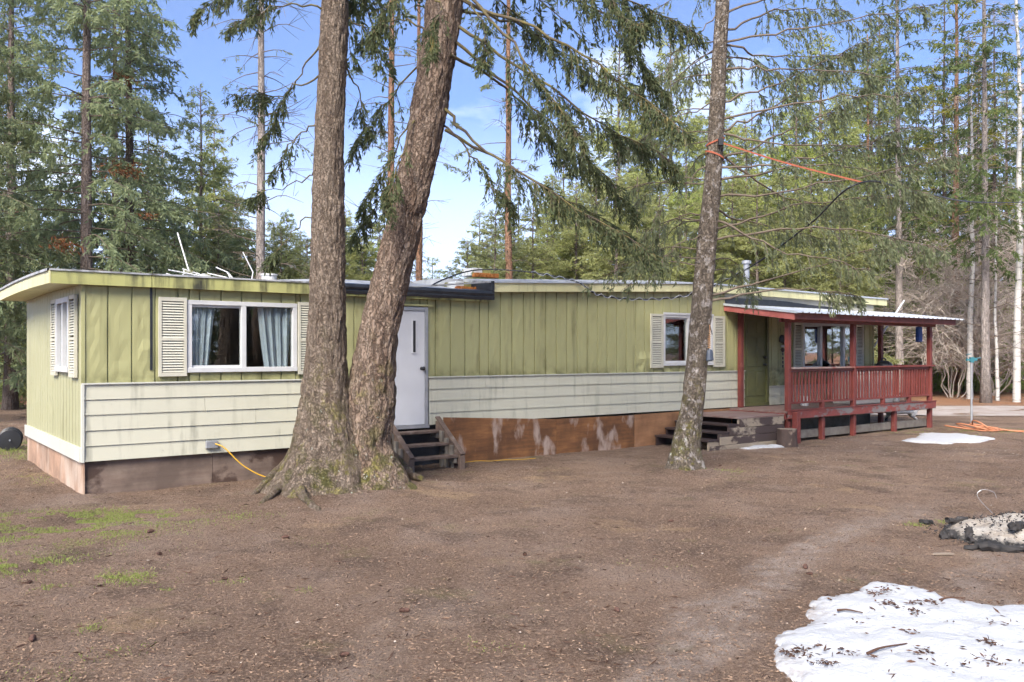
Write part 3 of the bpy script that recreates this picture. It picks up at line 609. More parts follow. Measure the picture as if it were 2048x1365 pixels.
# ------------------------------------------------------------------ porch
porch = empty('porch', hp(12.4, 0), TH, 'covered red wooden porch with balustrade and corrugated metal roof', 'porch')
porch.location = hp(0, 0)
VF = -1.41; DZ = .63
for k_ in range(11):
    v1 = -.045-k_*.126; MB().box(12.30+rng.uniform(0, .01), 18.02, v1-.12, v1, DZ-.035, DZ+rng.uniform(-.002, .003)).build('deck_board', M['deck'], porch)
MB().box(12.36, 18.05, VF-.05, VF-.012, .475, DZ+.006).build('rim_board', M['redworn'], porch, bevel=.004)
MB().box(12.33, 18.06, VF-.062, VF-.012, DZ+.007, DZ+.028).build('rim_cap', M['red'], porch)
MB().box(12.29, 12.33, VF-.01, -.05, .475, DZ-.036).build('rim_board', M['red'], porch)
MB().box(18.03, 18.07, VF-.01, -.05, .475, DZ-.003).build('rim_board', M['red'], porch)
for v_ in (-1.3, -.7, -.1): MB().box(12.35, 18.02, v_-.04, v_, .45, DZ-.037).build('joist', M['greywood'], porch)
def post(a, v_, z0, z1, wd=.095, mt='red'): MB().box(a-wd/2, a+wd/2, v_-wd/2, v_+wd/2, z0, z1).build('post', M[mt], porch, bevel=.006)
for a in (12.46, 14.74, 17.93): post(a, VF+.045, -.15, 2.385)
for a in (13.6, 16.37): post(a, VF+.045, -.15, .474)
post(12.62, -.09, DZ, 2.72); post(18.0, -.10, -.15, 2.70, .10)
post(12.50, VF-.12, -.15, .62, .12)
MB().box(12.5, 18.0, VF+.11, VF+.15, .06, .22).build('ground_board', M['greywood'], porch)
MB().box(12.55, 16.3, -.5, -.46, .02, .46).build('ground_board', M['greywood'], porch)
# balustrade
for (a0, a1, mt) in ((12.52, 14.69, 'railtop'), (14.79, 18.05, 'red')):
    MB().box(a0, a1, VF-.035, VF+.085, 1.455, 1.49).build('top_rail', M[mt], porch, bevel=.004)
    MB().box(a0, min(a1, 17.87), VF+.02, VF+.065, 1.40, 1.453).build('rail', M['red'], porch)
    MB().box(a0, min(a1, 17.87), VF+.012, VF+.075, .765, .805).build('bottom_rail', M['red'], porch, bevel=.004)
    nb = 19 if a0 < 13 else 27; bm_ = MB().box(-.018, .018, -.018, .018, .806, 1.399).mesh('baluster', M['red'], .003)
    xs = np.linspace(a0+.07, min(a1, 17.87)-.07, nb)
    for x in xs: obj('baluster', bm_, porch, (x+rng.uniform(-.006, .006), VF+.042+rng.uniform(-.003, .003), 0)).rotation_euler = (rng.uniform(-.004, .004), rng.uniform(-.006, .006), rng.uniform(-.08, .08))
for a in (13.6, 15.9, 17.0): MB().box(a-.04, a+.04, VF+.005, VF+.08, DZ, .764).build('rail_block', M['red'], porch)
MB().box(17.90, 18.0, VF+.10, -.16, 1.455, 1.49).build('top_rail', M['red'], porch)
MB().box(17.92, 17.97, VF+.10, -.16, .765, .805).build('bottom_rail', M['red'], porch)
bm2 = MB().box(-.018, .018, -.018, .018, .806, 1.454).mesh('baluster', M['red'], .003)
for v_ in np.linspace(VF+.2, -.24, 10): obj('baluster', bm2, porch, (17.945, v_, 0))
# beams, rafters, roof
zf = lambda v_: 2.56-(v_+1.75)/1.75*-.22        # roof plane height at v
for dv in (0., .10): MB().box(12.28, 18.1, VF+dv-.02, VF+dv+.02, 2.386, 2.50).build('beam', M['red'], porch)
for a in np.linspace(12.27, 18.45, 9):
    MB().add([(a-.02, -1.66, zf(-1.66)-.13), (a+.02, -1.66, zf(-1.66)-.13), (a+.02, -.01, zf(0)-.13), (a-.02, -.01, zf(0)-.13), (a-.02, -1.66, zf(-1.66)-.03), (a+.02, -1.66, zf(-1.66)-.03), (a+.02, -.01, zf(0)-.03), (a-.02, -.01, zf(0)-.03)], [(0, 3, 2, 1), (4, 5, 6, 7), (0, 1, 5, 4), (1, 2, 6, 5), (2, 3, 7, 6), (3, 0, 4, 7)]).build('rafter', M['red'], porch)
MB().box(12.22, 18.5, -1.70, -1.665, zf(-1.7)-.135, zf(-1.7)-.012).build('fascia_board', M['red'], porch)
def rake(a):
    MB().add([(a-.022, -1.70, zf(-1.7)-.15), (a+.02, -1.70, zf(-1.7)-.15), (a+.02, -.01, zf(0)-.13), (a-.022, -.01, zf(0)-.13), (a-.022, -1.70, zf(-1.7)-.02), (a+.02, -1.70, zf(-1.7)-.02), (a+.02, -.01, zf(0)-.018), (a-.022, -.01, zf(0)-.018)], [(0, 3, 2, 1), (4, 5, 6, 7), (0, 1, 5, 4), (1, 2, 6, 5), (2, 3, 7, 6), (3, 0, 4, 7)]).build('rake_board', simple('rosy_rake_board', (.40, .12, .10), (.30, .075, .06), 4), porch)
rake(12.20)
xs = []; hs = []; a = 12.16
while a < 18.62: xs += [a, a+.13, a+.15, a+.185]; hs += [0, 0, .02, .02]; xs += [a+.205]; hs += [0]; a += .205
xs = np.array(xs); hs = np.array(hs); V = []
for v_ in (-1.80, -.9, -.02):
    for x, h in zip(xs, hs): V.append((x, v_, zf(v_)+h))
n = len(xs); Q = [(r*n+c, r*n+c+1, (r+1)*n+c+1, (r+1)*n+c) for r in range(2) for c in range(n-1)]
ro = obj('roof_sheet', np_mesh('roof_sheet', V, Q, None, M['galv']), porch); sm = ro.modifiers.new('thick', 'SOLIDIFY'); sm.thickness = .006
MB().add([(12.15, -1.8, zf(-1.8)-.018), (12.15, -.02, zf(0)-.018), (12.15, -.02, zf(0)+.028), (12.15, -1.8, zf(-1.8)+.028)], [(0, 1, 2, 3)]).build('edge_trim', M['galv'], porch)
# stairs up to the porch
st = empty('porch_stairs', hp(0, 0), TH, 'dark painted stairs with peeling side boards beside the porch', 'stairs')
noses = [10.04, 10.32, 10.60, 10.88]; tz = [.20, .33, .455, .58]
for i_, (a, z) in enumerate(zip(noses, tz)):
    MB().box(a-.02, 12.27 if i_ == 3 else a+.30, VF-.01, -.10, z-.035, z).build('tread', M['stairdark'] if i_ < 3 else M['deck'], st, bevel=.004)
for v_ in (VF+.0, -.14):
    prof = [(10.06, -.12)]
    for a, z in zip(noses, tz): prof += [(a+.005, z-.038)] if a == noses[0] else [(a+.005, prof[-1][1]), (a+.005, z-.038)]
    prof += [(10.89, .542), (10.89, -.12)]
    V = []
    m4 = MB()
    lo = [10.045, 10.325, 10.605, 10.885]
    for k_ in range(4):
        x1 = lo[k_+1] if k_ < 3 else 12.25
        m4.box(lo[k_], x1-.001, v_, v_+.035, -.12, tz[k_]-.037)
    m4.build('stringer', M['stairdark'] if v_ > -1 else M['peel'], st)
for k_ in range(4): MB().box(10.5+.0*k_, 12.25, VF-.012-.004*k_, VF-.001, -.05+.145*k_, .085+.145*k_).build('side_board', M['peel'], st) if False else None
for (a0, z0, z1) in ((10.06, -.1, .085), (10.34, .092, .235), (10.62, .242, .385), (10.90, .392, .54)):
    MB().box(a0, 12.24, VF-.022, VF-.002, z0, z1).build('side_board', M['peel'], st, bevel=.005)
# stump
sp_ = hp(11.95, VF-.30); stz = gh(sp_.x, sp_.y)
stump = empty('tree_stump', (sp_.x, sp_.y, stz), 0, 'short upright log round standing at the porch corner', 'stump')
th = np.linspace(0, 2*np.pi, 29)[:-1]; rr = .185*(1+.06*np.sin(th*3+1)+.05*np.sin(th*7)); V = []
for z, s in ((-.05, 1.08), (.06, 1.03), (.2, .98), (.335, .97)):
    for a, r_ in zip(th, rr): V.append((r_*s*math.cos(a), r_*s*math.sin(a), z))
Q = [(r*28+c, r*28+(c+1) % 28, (r+1)*28+(c+1) % 28, (r+1)*28+c) for r in range(3) for c in range(28)]
obj('bark', np_mesh('bark', V, Q, None, M['stump'], True), stump)
V = [(r_*.965*math.cos(a), r_*.965*math.sin(a), .334) for a, r_ in zip(th, rr)]+[(0, 0, .345)]
obj('cut_face', np_mesh('cut_face', V, None, [(c, (c+1) % 28, 28) for c in range(28)], M['cutwood']), stump)
# wooden steps at the white door
ws = empty('wooden_steps', hp(0, 0), TH, 'weathered brown wooden steps below the white door', 'steps')
A0, A1 = 4.22, 5.16
for k_, (v_, z) in enumerate(((-.72, .22), (-.47, .39), (-.22, .565))):
    MB().box(A0+.05, A1-.05, v_-.0, v_+.10, z-.04, z).build('tread', M['oldwood'], ws, bevel=.004); MB().box(A0+.05, A1-.05, v_+.107, v_+.205, z-.04, z).build('tread', M['oldwood'], ws, bevel=.004)
    for a in (A0+.06, A1-.12): MB().box(a, a+.05, v_+.02, v_+.19, z-.12, z-.041).build('cleat', M['greywood'], ws)
for a in (A0, A1-.05):
    MB().add([(a+i_, v_, z) for i_ in (0, .05) for (v_, z) in ((-.76, .10), (-.76, .225), (-.12, .70), (-.05, .70), (-.05, .46), (-.6, .05))], [(0, 1, 7, 6), (1, 2, 8, 7), (2, 3, 9, 8), (3, 4, 10, 9), (4, 5, 11, 10), (5, 0, 6, 11), (0, 5, 2, 1), (5, 4, 3, 2), (6, 7, 8, 11), (11, 8, 9, 10)]).build('stringer', M['oldwood'], ws, bevel=.004)
    MB().bar((a+.025, -.80, .235), (a+.025, -.07, .765), .085, .03).build('side_cap', M['oldwood'], ws, bevel=.004)
    for v_, h in ((-.56, .36), (-.42, .46), (-.28, .56)): MB().box(a-.052, a-.004, v_-.035, v_+.035, -.12, h).build('slat', M['greywood'], ws, bevel=.004)
    MB().box(a-.03, a+.06, -.81, -.745, -.12, .215).build('newel', M['oldwood'], ws, bevel=.006)
# things on and around the porch
fz = empty('chest_freezer', hp(16.15, -.75, DZ), TH, 'off white chest standing on the porch behind the balusters', 'chest')
MB().box(-.78, .78, -.30, .28, 0, .66).build('cabinet', M['freezer'], fz, bevel=.02); MB().box(-.79, .79, -.31, .285, .665, .72).build('lid', M['freezer'], fz, bevel=.015)
MB().box(-.1, .1, -.335, -.312, .675, .70).build('handle', M['alu'], fz)
bp = empty('black_bag', hp(16.95, -.8, 1.352), TH, 'small black slumped bag resting above the porch rail', 'bag')
bm = bmesh.new(); bmesh.ops.create_icosphere(bm, subdivisions=3, radius=.2)
for v_ in bm.verts:
    c = v_.co; c.x *= 1.15; c.z = max(c.z, -.12)*.8+.1; c += c.normalized()*.05*(vnoise(c.x*9+5, c.z*9+c.y*5, 4)-.5)
me = bpy.data.meshes.new('sack'); bm.to_mesh(me); bm.free(); me.materials.append(M['black']); obj('sack', me, bp)
MB().tube(smooth_path([(-.12, 0, .2), (-.08, 0, .29), (.04, 0, .28), (.1, 0, .2)], 10), .015, 6).build('strap', M['black'], bp)
# small pale crates by the window
for i_, (a, v_, s, mt, lb) in enumerate(((14.2, -.55, .2, 'white', 'small white tub on the porch floor left of the chest'), (17.3, -.9, .16, 'white', 'small white jug on the porch floor right of the chest'))):
    mm = MB().tube([(0, 0, 0), (0, 0, s*.05), (0, 0, s*.85), (0, 0, s*.88), (0, 0, s)], [s*.4, s*.42, s*.5, s*.53, s*.5], 14); q = mm.build('tub', M[mt], loc=hp(a, v_, DZ)); tag(q, lb, 'tub')
# hanging ornament by the olive door
oc = empty('wall_ornament', hp(14.05, -.03, 2.05), TH, 'dark hanging ornament on the wall beside the olive door', 'ornament')
MB().bar((0, 0, .28), (.0, -.03, .1), .006).bar((.13, 0, .3), (.1, -.03, .1), .006).build('cord', M['black'], oc)
MB().tube([(.02, -.04, .12), (.02, -.04, .08), (.02, -.04, -.02), (.02, -.04, -.05)], [.03, .06, .07, .03], 9).build('pot', M['black'], oc)
MB().tube([(.14, -.04, .1), (.14, -.04, .05), (.14, -.04, -.08), (.14, -.04, -.1)], [.03, .06, .065, .03], 9).build('pot', M['black'], oc)
MB().box(0, .14, -.06, -.02, -.15, -.10).build('plate', M['alu'], oc); MB().tube([(.05, -.03, -.16), (.05, -.03, -.2), (.06, -.03, -.26)], [.02, .05, .02], 8).build('bell', M['stairdark'], oc)
for k_ in range(4): MB().box(.06, .10, -.02, -.01, -.60+.09*k_, -.54+.09*k_).build('charm', M['stairdark'], oc)
# blue feeder hung from the porch beam
q = at(1838, 668, 20.3)
bf = empty('bird_feeder', tuple(q), 0, 'blue cylinder feeder hanging under the porch roof', 'feeder')
MB().tube([(0, 0, -.17), (0, 0, -.165), (0, 0, .15), (0, 0, .17)], [.05, .075, .075, .03], 14).build('cylinder', M['blue'], bf); MB().bar((0, 0, .16), (0, 0, 2.43-q[2]), .008).build('wire', M['black'], bf)
MB().tube([(0, 0, -.2), (0, 0, -.18), (0, 0, -.172)], [.04, .095, .095], 14).build('tray', M['blue'], bf)
# white pole leaning beyond the porch
p, q = at(1762, 672, 21.9), at(1808, 602, 22.6)
d_ = (q-p)/np.linalg.norm(q-p); lo_ = p-d_*2.2
tag(MB().tube([tuple(p-d_*1.0), tuple(p+d_*.01), tuple(q), tuple(q+d_*.02)], [.022, .022, .022, .01], 8).build('white_pole', M['white']), 'thin white pole leaning behind the porch roof', 'pole')
# sprinkler on its post and the hose coil
g0 = gp(1943, 852); s0 = empty('yard_sprinkler', tuple(g0), 0, 'teal sprinkler head on a tall thin grey pipe', 'sprinkler')
hh_ = at(1943, 722, g0[1])[2]
MB().tube([(0, 0, -.1), (0, 0, hh_*.5), (0, 0, hh_)], .026, 8).build('pipe', M['alu'], s0)
MB().box(-.13, .13, -.03, .03, hh_, hh_+.05).box(-.04, .05, -.035, .035, hh_-.04, hh_+.09).build('head', M['teal'], s0); MB().tube([(.05, 0, hh_+.05), (.22, 0, hh_+.07)], .015, 6).build('nozzle', M['teal'], s0); MB().tube([(-.1, 0, hh_+.05), (-.12, 0, hh_+.15), (.0, 0, hh_+.17)], .012, 6).build('spring_arm', M['teal'], s0)
g1 = gp(1955, 864); tt = np.linspace(0, 3.3*2*np.pi, 110); cp = []
for k_, a in enumerate(tt):
    f_ = a/tt[-1]; cp.append((g1[0]-.12+(.42+.22*math.sin(a*.31))*math.cos(a)+.33*f_, g1[1]+.30*math.sin(a)+.1*math.sin(a*.4), .03+.05*f_+.22*max(0, -math.cos(a))*(.3+.7*f_)))
cp += [(g1[0]+.7, g1[1]-.1, .03), (g1[0]+1.0, g1[1]-.12, .02), (g1[0]+.85, g1[1]+.1, .02), (g1[0]+.3, g1[1]+.1, .03)]
tag(MB().tube(smooth_path(cp, 420), .017, 6).build('garden_hose', M['hose'], smooth=True), 'loosely coiled orange garden hose lying by the gravel drive', 'hose')
# barbell weights at the left
g2 = gp(22, 897); bb = empty('barbell', tuple(g2), R(25), 'barbell with dark iron plates lying behind the end wall', 'barbell')
rB = .20
MB().tube([(-.05, .0, rB), (.6, .0, rB)], .016, 8).build('bar', M['alu'], bb)
for x in (0., .48):
    MB().tube([(x, 0, rB), (x+.004, 0, rB), (x+.02, 0, rB), (x+.06, 0, rB), (x+.075, 0, rB), (x+.08, 0, rB)], [.08, rB*.9, rB, rB, rB*.9, .08], 22).build('plate', M['black'], bb)
bb.rotation_euler = (0, 0, R(-62))
# antenna fallen on the roof, bucket
an = empty('roof_antenna', hp(0, 0), TH, 'fallen white television antenna with bent rods on the left roof', 'antenna')
zr = lambda v_: 2.775+bow(v_, 2.5)
def rod(pts, r=.011, name='rod'):
    L = []
    for (x, y, d) in pts:
        w_ = at(x, y, d)-np.array(P0); L.append((CU*w_[0]+SU*w_[1], -SU*w_[0]+CU*w_[1], w_[2]))
    MB().tube(L, r, 6).build(name, M['white'], an)
rod([(355, 466, 13.6), (378, 543, 13.4)], .011, 'mast'); rod([(486, 505, 14), (506, 545, 14), (503, 562, 13.9)], .010); rod([(432, 535, 13.6), (455, 545, 13.6), (462, 560, 13.5)], .010); rod([(455, 545, 13.6), (470, 562, 13.5)], .011)
rod([(336, 540, 13.2), (400, 552, 13.4), (468, 566, 13.6)], .010, 'boom'); rod([(365, 538, 13.5), (420, 556, 13.6), (462, 563, 13.9)], .010); rod([(415, 547, 13.5), (455, 556, 13.5)], .011); rod([(332, 548, 13.0), (372, 558, 13.1)], .013); rod([(365, 551, 13.2), (372, 545, 13.6)]); rod([(385, 556, 13.1), (395, 547, 13.7)])
for (x, y, d) in ((376, 545, 13.4), (412, 552, 13.5)):
    w_ = at(x, y, d)-np.array(P0); a, b_ = CU*w_[0]+SU*w_[1], -SU*w_[0]+CU*w_[1]; MB().box(a-.06, a+.06, b_-.04, b_+.04, w_[2]-.03, w_[2]+.03).build('clamp', M['vent'], an)
w_ = at(538, 560, 14.2)-np.array(P0); ab, vb = CU*w_[0]+SU*w_[1], -SU*w_[0]+CU*w_[1]
bk = empty('plastic_bucket', hp(ab, vb, zr(vb)-.01), 0, 'white plastic bucket lid down on the left roof', 'bucket')
MB().tube([(0, 0, 0), (0, 0, .02), (0, 0, .13), (0, 0, .135), (0, 0, .16), (0, 0, .165)], [.10, .12, .12, .135, .135, .02], 18).build('pail', M['white'], bk)
# cords and cables
c0 = hp(1.62, -.08, .56); pts = [c0, hp(1.72, -.16, .5), hp(1.95, -.25, .25), hp(2.25, -.35, .08)]; e_ = hp(2.6, -.45); pts.append(Vector((e_.x, e_.y, gh(e_.x, e_.y)+.015))); e_ = hp(2.9, -.55); pts.append(Vector((e_.x, e_.y, gh(e_.x, e_.y)+.02)))
tag(MB().tube(smooth_path([tuple(p) for p in pts], 30), .009, 6).build('extension_cord', M['yellowcord'], smooth=True), 'yellow extension cord running from the wall outlet to the twin tree', 'cord')
pts = []
for a in np.linspace(5.2, 6.9, 9):
    e_ = hp(a, -.28-.08*math.sin(a*3)); pts.append((e_.x, e_.y, gh(e_.x, e_.y)+.012))
tag(MB().tube(smooth_path(pts, 40), .006, 6).build('ground_cord', M['yellowcord'], smooth=True), 'yellow cord lying along the foot of the rusty plywood skirting', 'cord')
J = at(1725, 365, 11.4); A_ = np.array(hp(6.75, 1.1, 3.28))
cb_pts = [at(840, 585, 14.0), np.array(hp(5.9, .9, 3.06)), A_, np.array(hp(7.4, .4, 3.22)), np.array(hp(8.0, -.12, 3.05)), at(1200, 591, 15.6), at(1290, 599, 15.9), at(1385, 588, 16.2), at(1500, 535, 14.9), at(1620, 448, 12.8), J, at(1850, 388, 15), at(2048, 405, 22), at(2400, 385, 40)]
cbl = tag(MB().tube(smooth_path(cb_pts, 130), .013, 6).build('power_cable', M['black'], smooth=True), 'black overhead cable sagging along the home and up through the branches', 'cable')
cb2 = [np.array(p)+np.array([0, -.02, .035*math.sin(i_*1.9)]) for i_, p in enumerate(smooth_path(cb_pts[3:9], 60))]
MB().tube(cb2, .008, 5).build('wrapped_wire', M['alu'], cbl)
ts = at(1440, 285, 12.85)
ps = smooth_path([tuple(ts), tuple((ts+J)/2+np.array([0, 0, -.03])), tuple(J)], 16)
ob = empty('ratchet_strap', tuple(ts), 0, 'orange strap tied round the right tree holding the cable', 'strap')
mb = MB()
for p, q in zip(ps[:-1], ps[1:]): mb.bar(tuple(np.array(p)-ts), tuple(np.array(q)-ts), .008, .021)
mb.build('webbing', M['orange'], ob); MB().box(-.03, .04, -.05, .0, -.05, .05).build('buckle', M['black'], ob)

# ------------------------------------------------------------------ trees
def interp_path(pts, n):
    pts = np.asarray(pts, float); t = np.linspace(0, len(pts)-1, n); return np.stack([np.interp(t, np.arange(len(pts)), pts[:, c]) for c in range(pts.shape[1])], 1)
def near_trunk(name, pts, mat, parent, nseg=110, nz=330, amp=.022, lobes=None, seed=0, sc=1., plates=1.):
    P = np.asarray(pts, float); s = np.linspace(0, 1, nz); tz = np.interp(s, [0, .25, 1], [0, .3, 1])*(len(P)-1)
    X = smooth_path(P[:, :3], 400); Rr = np.interp(np.linspace(0, len(P)-1, 400), np.arange(len(P)), P[:, 3]); u = np.linspace(0, len(P)-1, 400)
    ctr = np.stack([np.interp(tz, u, X[:, c]) for c in range(3)], 1); rad = np.interp(tz, u, Rr)
    th = np.arange(nseg)/nseg*2*np.pi; TT, ZZ = np.meshgrid(th, ctr[:, 2]); RR = np.repeat(rad[:, None], nseg, 1)
    if lobes is not None:
        for (a, wd, am, zc_) in lobes:
            d = (TT-a+np.pi) % (2*np.pi)-np.pi; RR = RR*(1+am*np.exp(-(d/wd)**2)*np.exp(-np.clip(ZZ, 0, 9)/zc_))
    # furrowed bark: plates split by ragged vertical cracks
    per = int(14*sc); uu_ = TT/(2*np.pi)*per; wob = 1.6*(fbm(uu_*.7, ZZ*1.5*sc, 3, seed+2)-.45)
    def per_noise(fx, fz, sd):
        k_ = max(1, int(round(per*fx))); x = TT/(2*np.pi)*k_; z = ZZ*fz; f = TT/(2*np.pi)
        return vnoise(x+wob, z, sd)*(1-f)+vnoise(x-k_+wob, z, sd)*f
    c1 = 1-abs(2*per_noise(1., 2.6*sc, seed)-1); c2 = 1-abs(2*per_noise(2.1, 4.2*sc, seed+5)-1); fine = per_noise(5, 15*sc, seed+9); mid = per_noise(2.6, 6*sc, seed+13)
    disp = amp*(-.8*c1**3*plates-.45*c2**3+.45*fine+.75*mid+.1)
    RR = RR+disp*(.75+.6*np.clip(RR/.3, 0, 1.3))
    V = np.stack([ctr[:, 0][:, None]+RR*np.cos(TT), ctr[:, 1][:, None]+RR*np.sin(TT), ZZ], -1).reshape(-1, 3)
    i_ = np.arange(nz-1)[:, None]*nseg; j_ = np.arange(nseg)[None, :]; j2 = (j_+1) % nseg
    Q = np.stack([i_+j_, i_+j2, i_+nseg+j2, i_+nseg+j_], -1).reshape(-1, 4)
    return obj(name, np_mesh(name, V, Q, None, mat, True), parent)

def nrm(a): return a/(np.linalg.norm(a, axis=-1, keepdims=True)+1e-9)
def sprays(rs, p, d, L, Wd):
    d = nrm(d); n = nrm(np.cross(d, rs.normal(size=d.shape))); L = L[:, None]; Wd = Wd[:, None]
    V = np.stack([p, p+d*L*.45+n*Wd, p+d*L, p+d*L*.5-n*Wd], 1).reshape(-1, 3); k_ = np.arange(len(p))[:, None]*4
    return V, k_+np.arange(4)[None, :]
def foliage(rs, paths, twig_n, twig_l, t0=.25, spread=1.0, droop=.5, sp_n=12, sp_l=.1, sp_w=.015, hang=.3, rb=.018, wood=True, hairs=True, bare=None):
    """paths: (B,K,3) branch centre lines. Returns (wood V,Q), (leaf V,Q)."""
    paths = np.asarray(paths); B_, K, _ = paths.shape; WV, WQ, n0 = [], [], 0; rb = np.broadcast_to(rb, (B_,))
    seglen = np.linalg.norm(np.diff(paths, axis=1), axis=2).sum(1)
    for b_ in range(B_):
        V, Q, _ = tube_np(paths[b_], np.linspace(rb[b_], rb[b_]*.18, K), 5, False); WV.append(V); WQ.append(Q+n0); n0 += len(V)
    cnt = np.maximum(2, (seglen*twig_n).astype(int)); bi = np.repeat(np.arange(B_), cnt); n = len(bi)
    tt = t0+(1-t0)*rs.rand(n)**.8
    if bare is not None: tt = np.maximum(tt, bare[bi]+(1-bare[bi])*rs.rand(n))
    f = tt*(K-1); i0 = np.minimum(f.astype(int), K-2); fr = (f-i0)[:, None]
    p = paths[bi, i0]*(1-fr)+paths[bi, i0+1]*fr; tan = nrm(paths[bi, i0+1]-paths[bi, i0])
    side = nrm(np.cross(tan, np.array([0, 0, 1.])+rs.normal(size=(n, 3))*.35))*np.where(rs.rand(n) < .5, -1, 1)[:, None]
    td = nrm(tan*.75+side*spread+np.array([0, 0, -1.])*(droop*rs.uniform(.3, 1.5, n))[:, None]+rs.normal(size=(n, 3))*.15)
    tl = twig_l*(1.15-.75*tt)*np.sqrt(np.clip(seglen[bi]/2.5, .25, 1.5))*rs.uniform(.55, 1.35, n)
    bend = np.array([0, 0, -1.])*(hang*.8)
    tm = p+td*(tl*.5)[:, None]; te = p+nrm(td+bend)*tl[:, None]
    if wood:
        wd = .006+.0*tl; a1 = nrm(np.cross(td, np.array([0, 0, 1.])))*np.minimum(.0045, rb[bi]*.4)[:, None]; up = np.zeros_like(a1); up[:, 2] = a1[:, 0]*0+np.minimum(.0045, rb[bi]*.4)
        V = np.stack([p-a1, p+a1, tm+a1*.7, tm-a1*.7, te, p-up, p+up, tm+up*.7, tm-up*.7, te], 1).reshape(-1, 3); kb = np.arange(n)[:, None]*10+n0
        WV.append(V); WQ.append(np.concatenate([kb+np.array([[0, 1, 2, 3]]), kb+np.array([[5, 6, 7, 8]])])); n0 += len(V)
        V2 = np.stack([tm-a1*.7, tm+a1*.7, te+a1*.25, te-a1*.25], 1).reshape(-1, 3); WV.append(V2); WQ.append(np.arange(n)[:, None]*4+n0+np.arange(4)[None, :]); n0 += len(V2)
    c = np.maximum(2, (sp_n*tl/twig_l).astype(int)); ti = np.repeat(np.arange(n), c); m_ = len(ti); s = rs.uniform(.08, 1.02, m_)[:, None]
    q = np.where(s < .5, p[ti]+(tm[ti]-p[ti])*s*2, tm[ti]+(te[ti]-tm[ti])*(s-.5)*2)
    d = td[ti]*.8+rs.normal(size=(m_, 3))*.55+np.array([0, 0, -1.])*hang
    LV, LQ = sprays(rs, q, d, sp_l*rs.uniform(.6, 1.4, m_), sp_w*rs.uniform(.6, 1.3, m_))
    foliage.limbs = [(WV[b_], WQ[b_]-b_*len(WV[0])) for b_ in range(B_)]; foliage.twigs = (np.vstack(WV[B_:]), np.vstack(WQ[B_:])-B_*len(WV[0])) if wood else None
    return (np.vstack(WV), np.vstack(WQ)), (LV, LQ)
def limbs(parent, mat, twmat, name='branch'):
    for V, Q in foliage.limbs: obj(name, np_mesh(name, V, Q, None, mat, True), parent)
    V, Q = foliage.twigs; tag(obj('twigs', np_mesh('twigs', V, Q, None, twmat), parent), kind='stuff')
def branch(p0, p1, p2, K=9): return smooth_path([p0, p1, p2], K)
def jitter_path(rs, P, a=.04):
    P = P.copy(); P[1:] += rs.normal(size=(len(P)-1, 3))*a; return P

# --- twin fir in front of the home
rs = np.random.RandomState(11)
tw = empty('twin_fir_tree', (0, 0, 0), 0, 'huge twin trunked fir with mossy flared base in front of the home', 'tree')
def cpt(x, y, d, wpx): p = at(x, y, d); return [p[0], p[1], p[2], wpx/1742*d/2]
A_pts = [cpt(655, 1010, 11.0, 240), cpt(655, 950, 11.0, 186), cpt(654, 890, 11.0, 138), cpt(651, 800, 11.0, 97), cpt(652, 700, 11.0, 78), cpt(655, 600, 11.0, 69), cpt(656, 450, 11.0, 63), cpt(658, 300, 11.0, 57), cpt(664, 150, 11.0, 53), cpt(670, 0, 11.0, 51), cpt(676, -220, 11, 48), cpt(684, -500, 11, 38)]
L_pts = [cpt(737, 1005, 11.15, 205), cpt(735, 950, 11.15, 150), cpt(730, 890, 11.15, 102), cpt(740, 800, 11.15, 98), cpt(750, 700, 11.15, 80), cpt(771, 600, 11.15, 74), cpt(807, 450, 11.15, 70), cpt(842, 300, 11.15, 69), cpt(869, 150, 11.15, 69), cpt(889, 0, 11.15, 69), cpt(908, -220, 11.15, 66), cpt(925, -500, 11.1, 48)]
near_trunk('trunk', A_pts, M['bark_fir'], tw, 150, 520, .019, [(R(195), .5, .28, .30), (R(250), .32, .30, .28), (R(300), .35, .16, .3), (R(20), .5, .2, .3)], 3, 1.7, .9)
near_trunk('trunk', L_pts, M['bark_lean'], tw, 150, 480, .026, [(R(-25), .4, .35, .25), (R(-70), .4, .2, .3), (R(225), .4, .15, .3)], 31, 1.25)
def root(pts, rr, mt='bark_fir'):
    P = smooth_path(pts, 40); r_ = np.interp(np.linspace(0, 1, 40), np.linspace(0, 1, len(rr)), rr); V, Q, T = tube_np(P, r_*(1+.2*(fbm(np.arange(40)*.4, np.arange(40)*0, 3, len(pts))-.4)), 14)
    V[:, :] += .045*(np.stack([fbm(V[:, 0]*12, V[:, 2]*16+V[:, 1]*9, 3, 5)]*3, 1)-.45); return obj('root', np_mesh('root', V, Q, T, M[mt], True), tw)
def gz(x, y, dz=0.): p = gp(x, y); p[2] = gh(p[0], p[1])+dz; return p
root([at(625, 905, 10.75), gz(566, 968, .13), gz(535, 986, .06), gz(495, 1002, -.05)], [.17, .10, .06, .02])
root([at(640, 920, 10.65), gz(584, 990, .11), gz(550, 1005, .045), gz(508, 1020, -.05)], [.16, .085, .05, .018])
root([at(645, 930, 10.6), gz(602, 990, .12), gz(602, 1010, .06), gz(640, 1030, -.03)], [.16, .09, .06, .025])
root([at(760, 915, 10.95), gz(795, 955, .15), gz(818, 966, .07), gz(858, 972, -.02)], [.17, .12, .07, .02], 'bark_lean')
root([at(745, 925, 10.9), gz(778, 975, .12), gz(800, 982, .04), gz(828, 988, -.03)], [.16, .10, .06, .02], 'bark_lean')
root([at(690, 930, 10.75), gz(700, 985, .10), gz(715, 998, .0), gz(730, 1008, -.05)], [.15, .10, .06, .02], 'bark_lean')
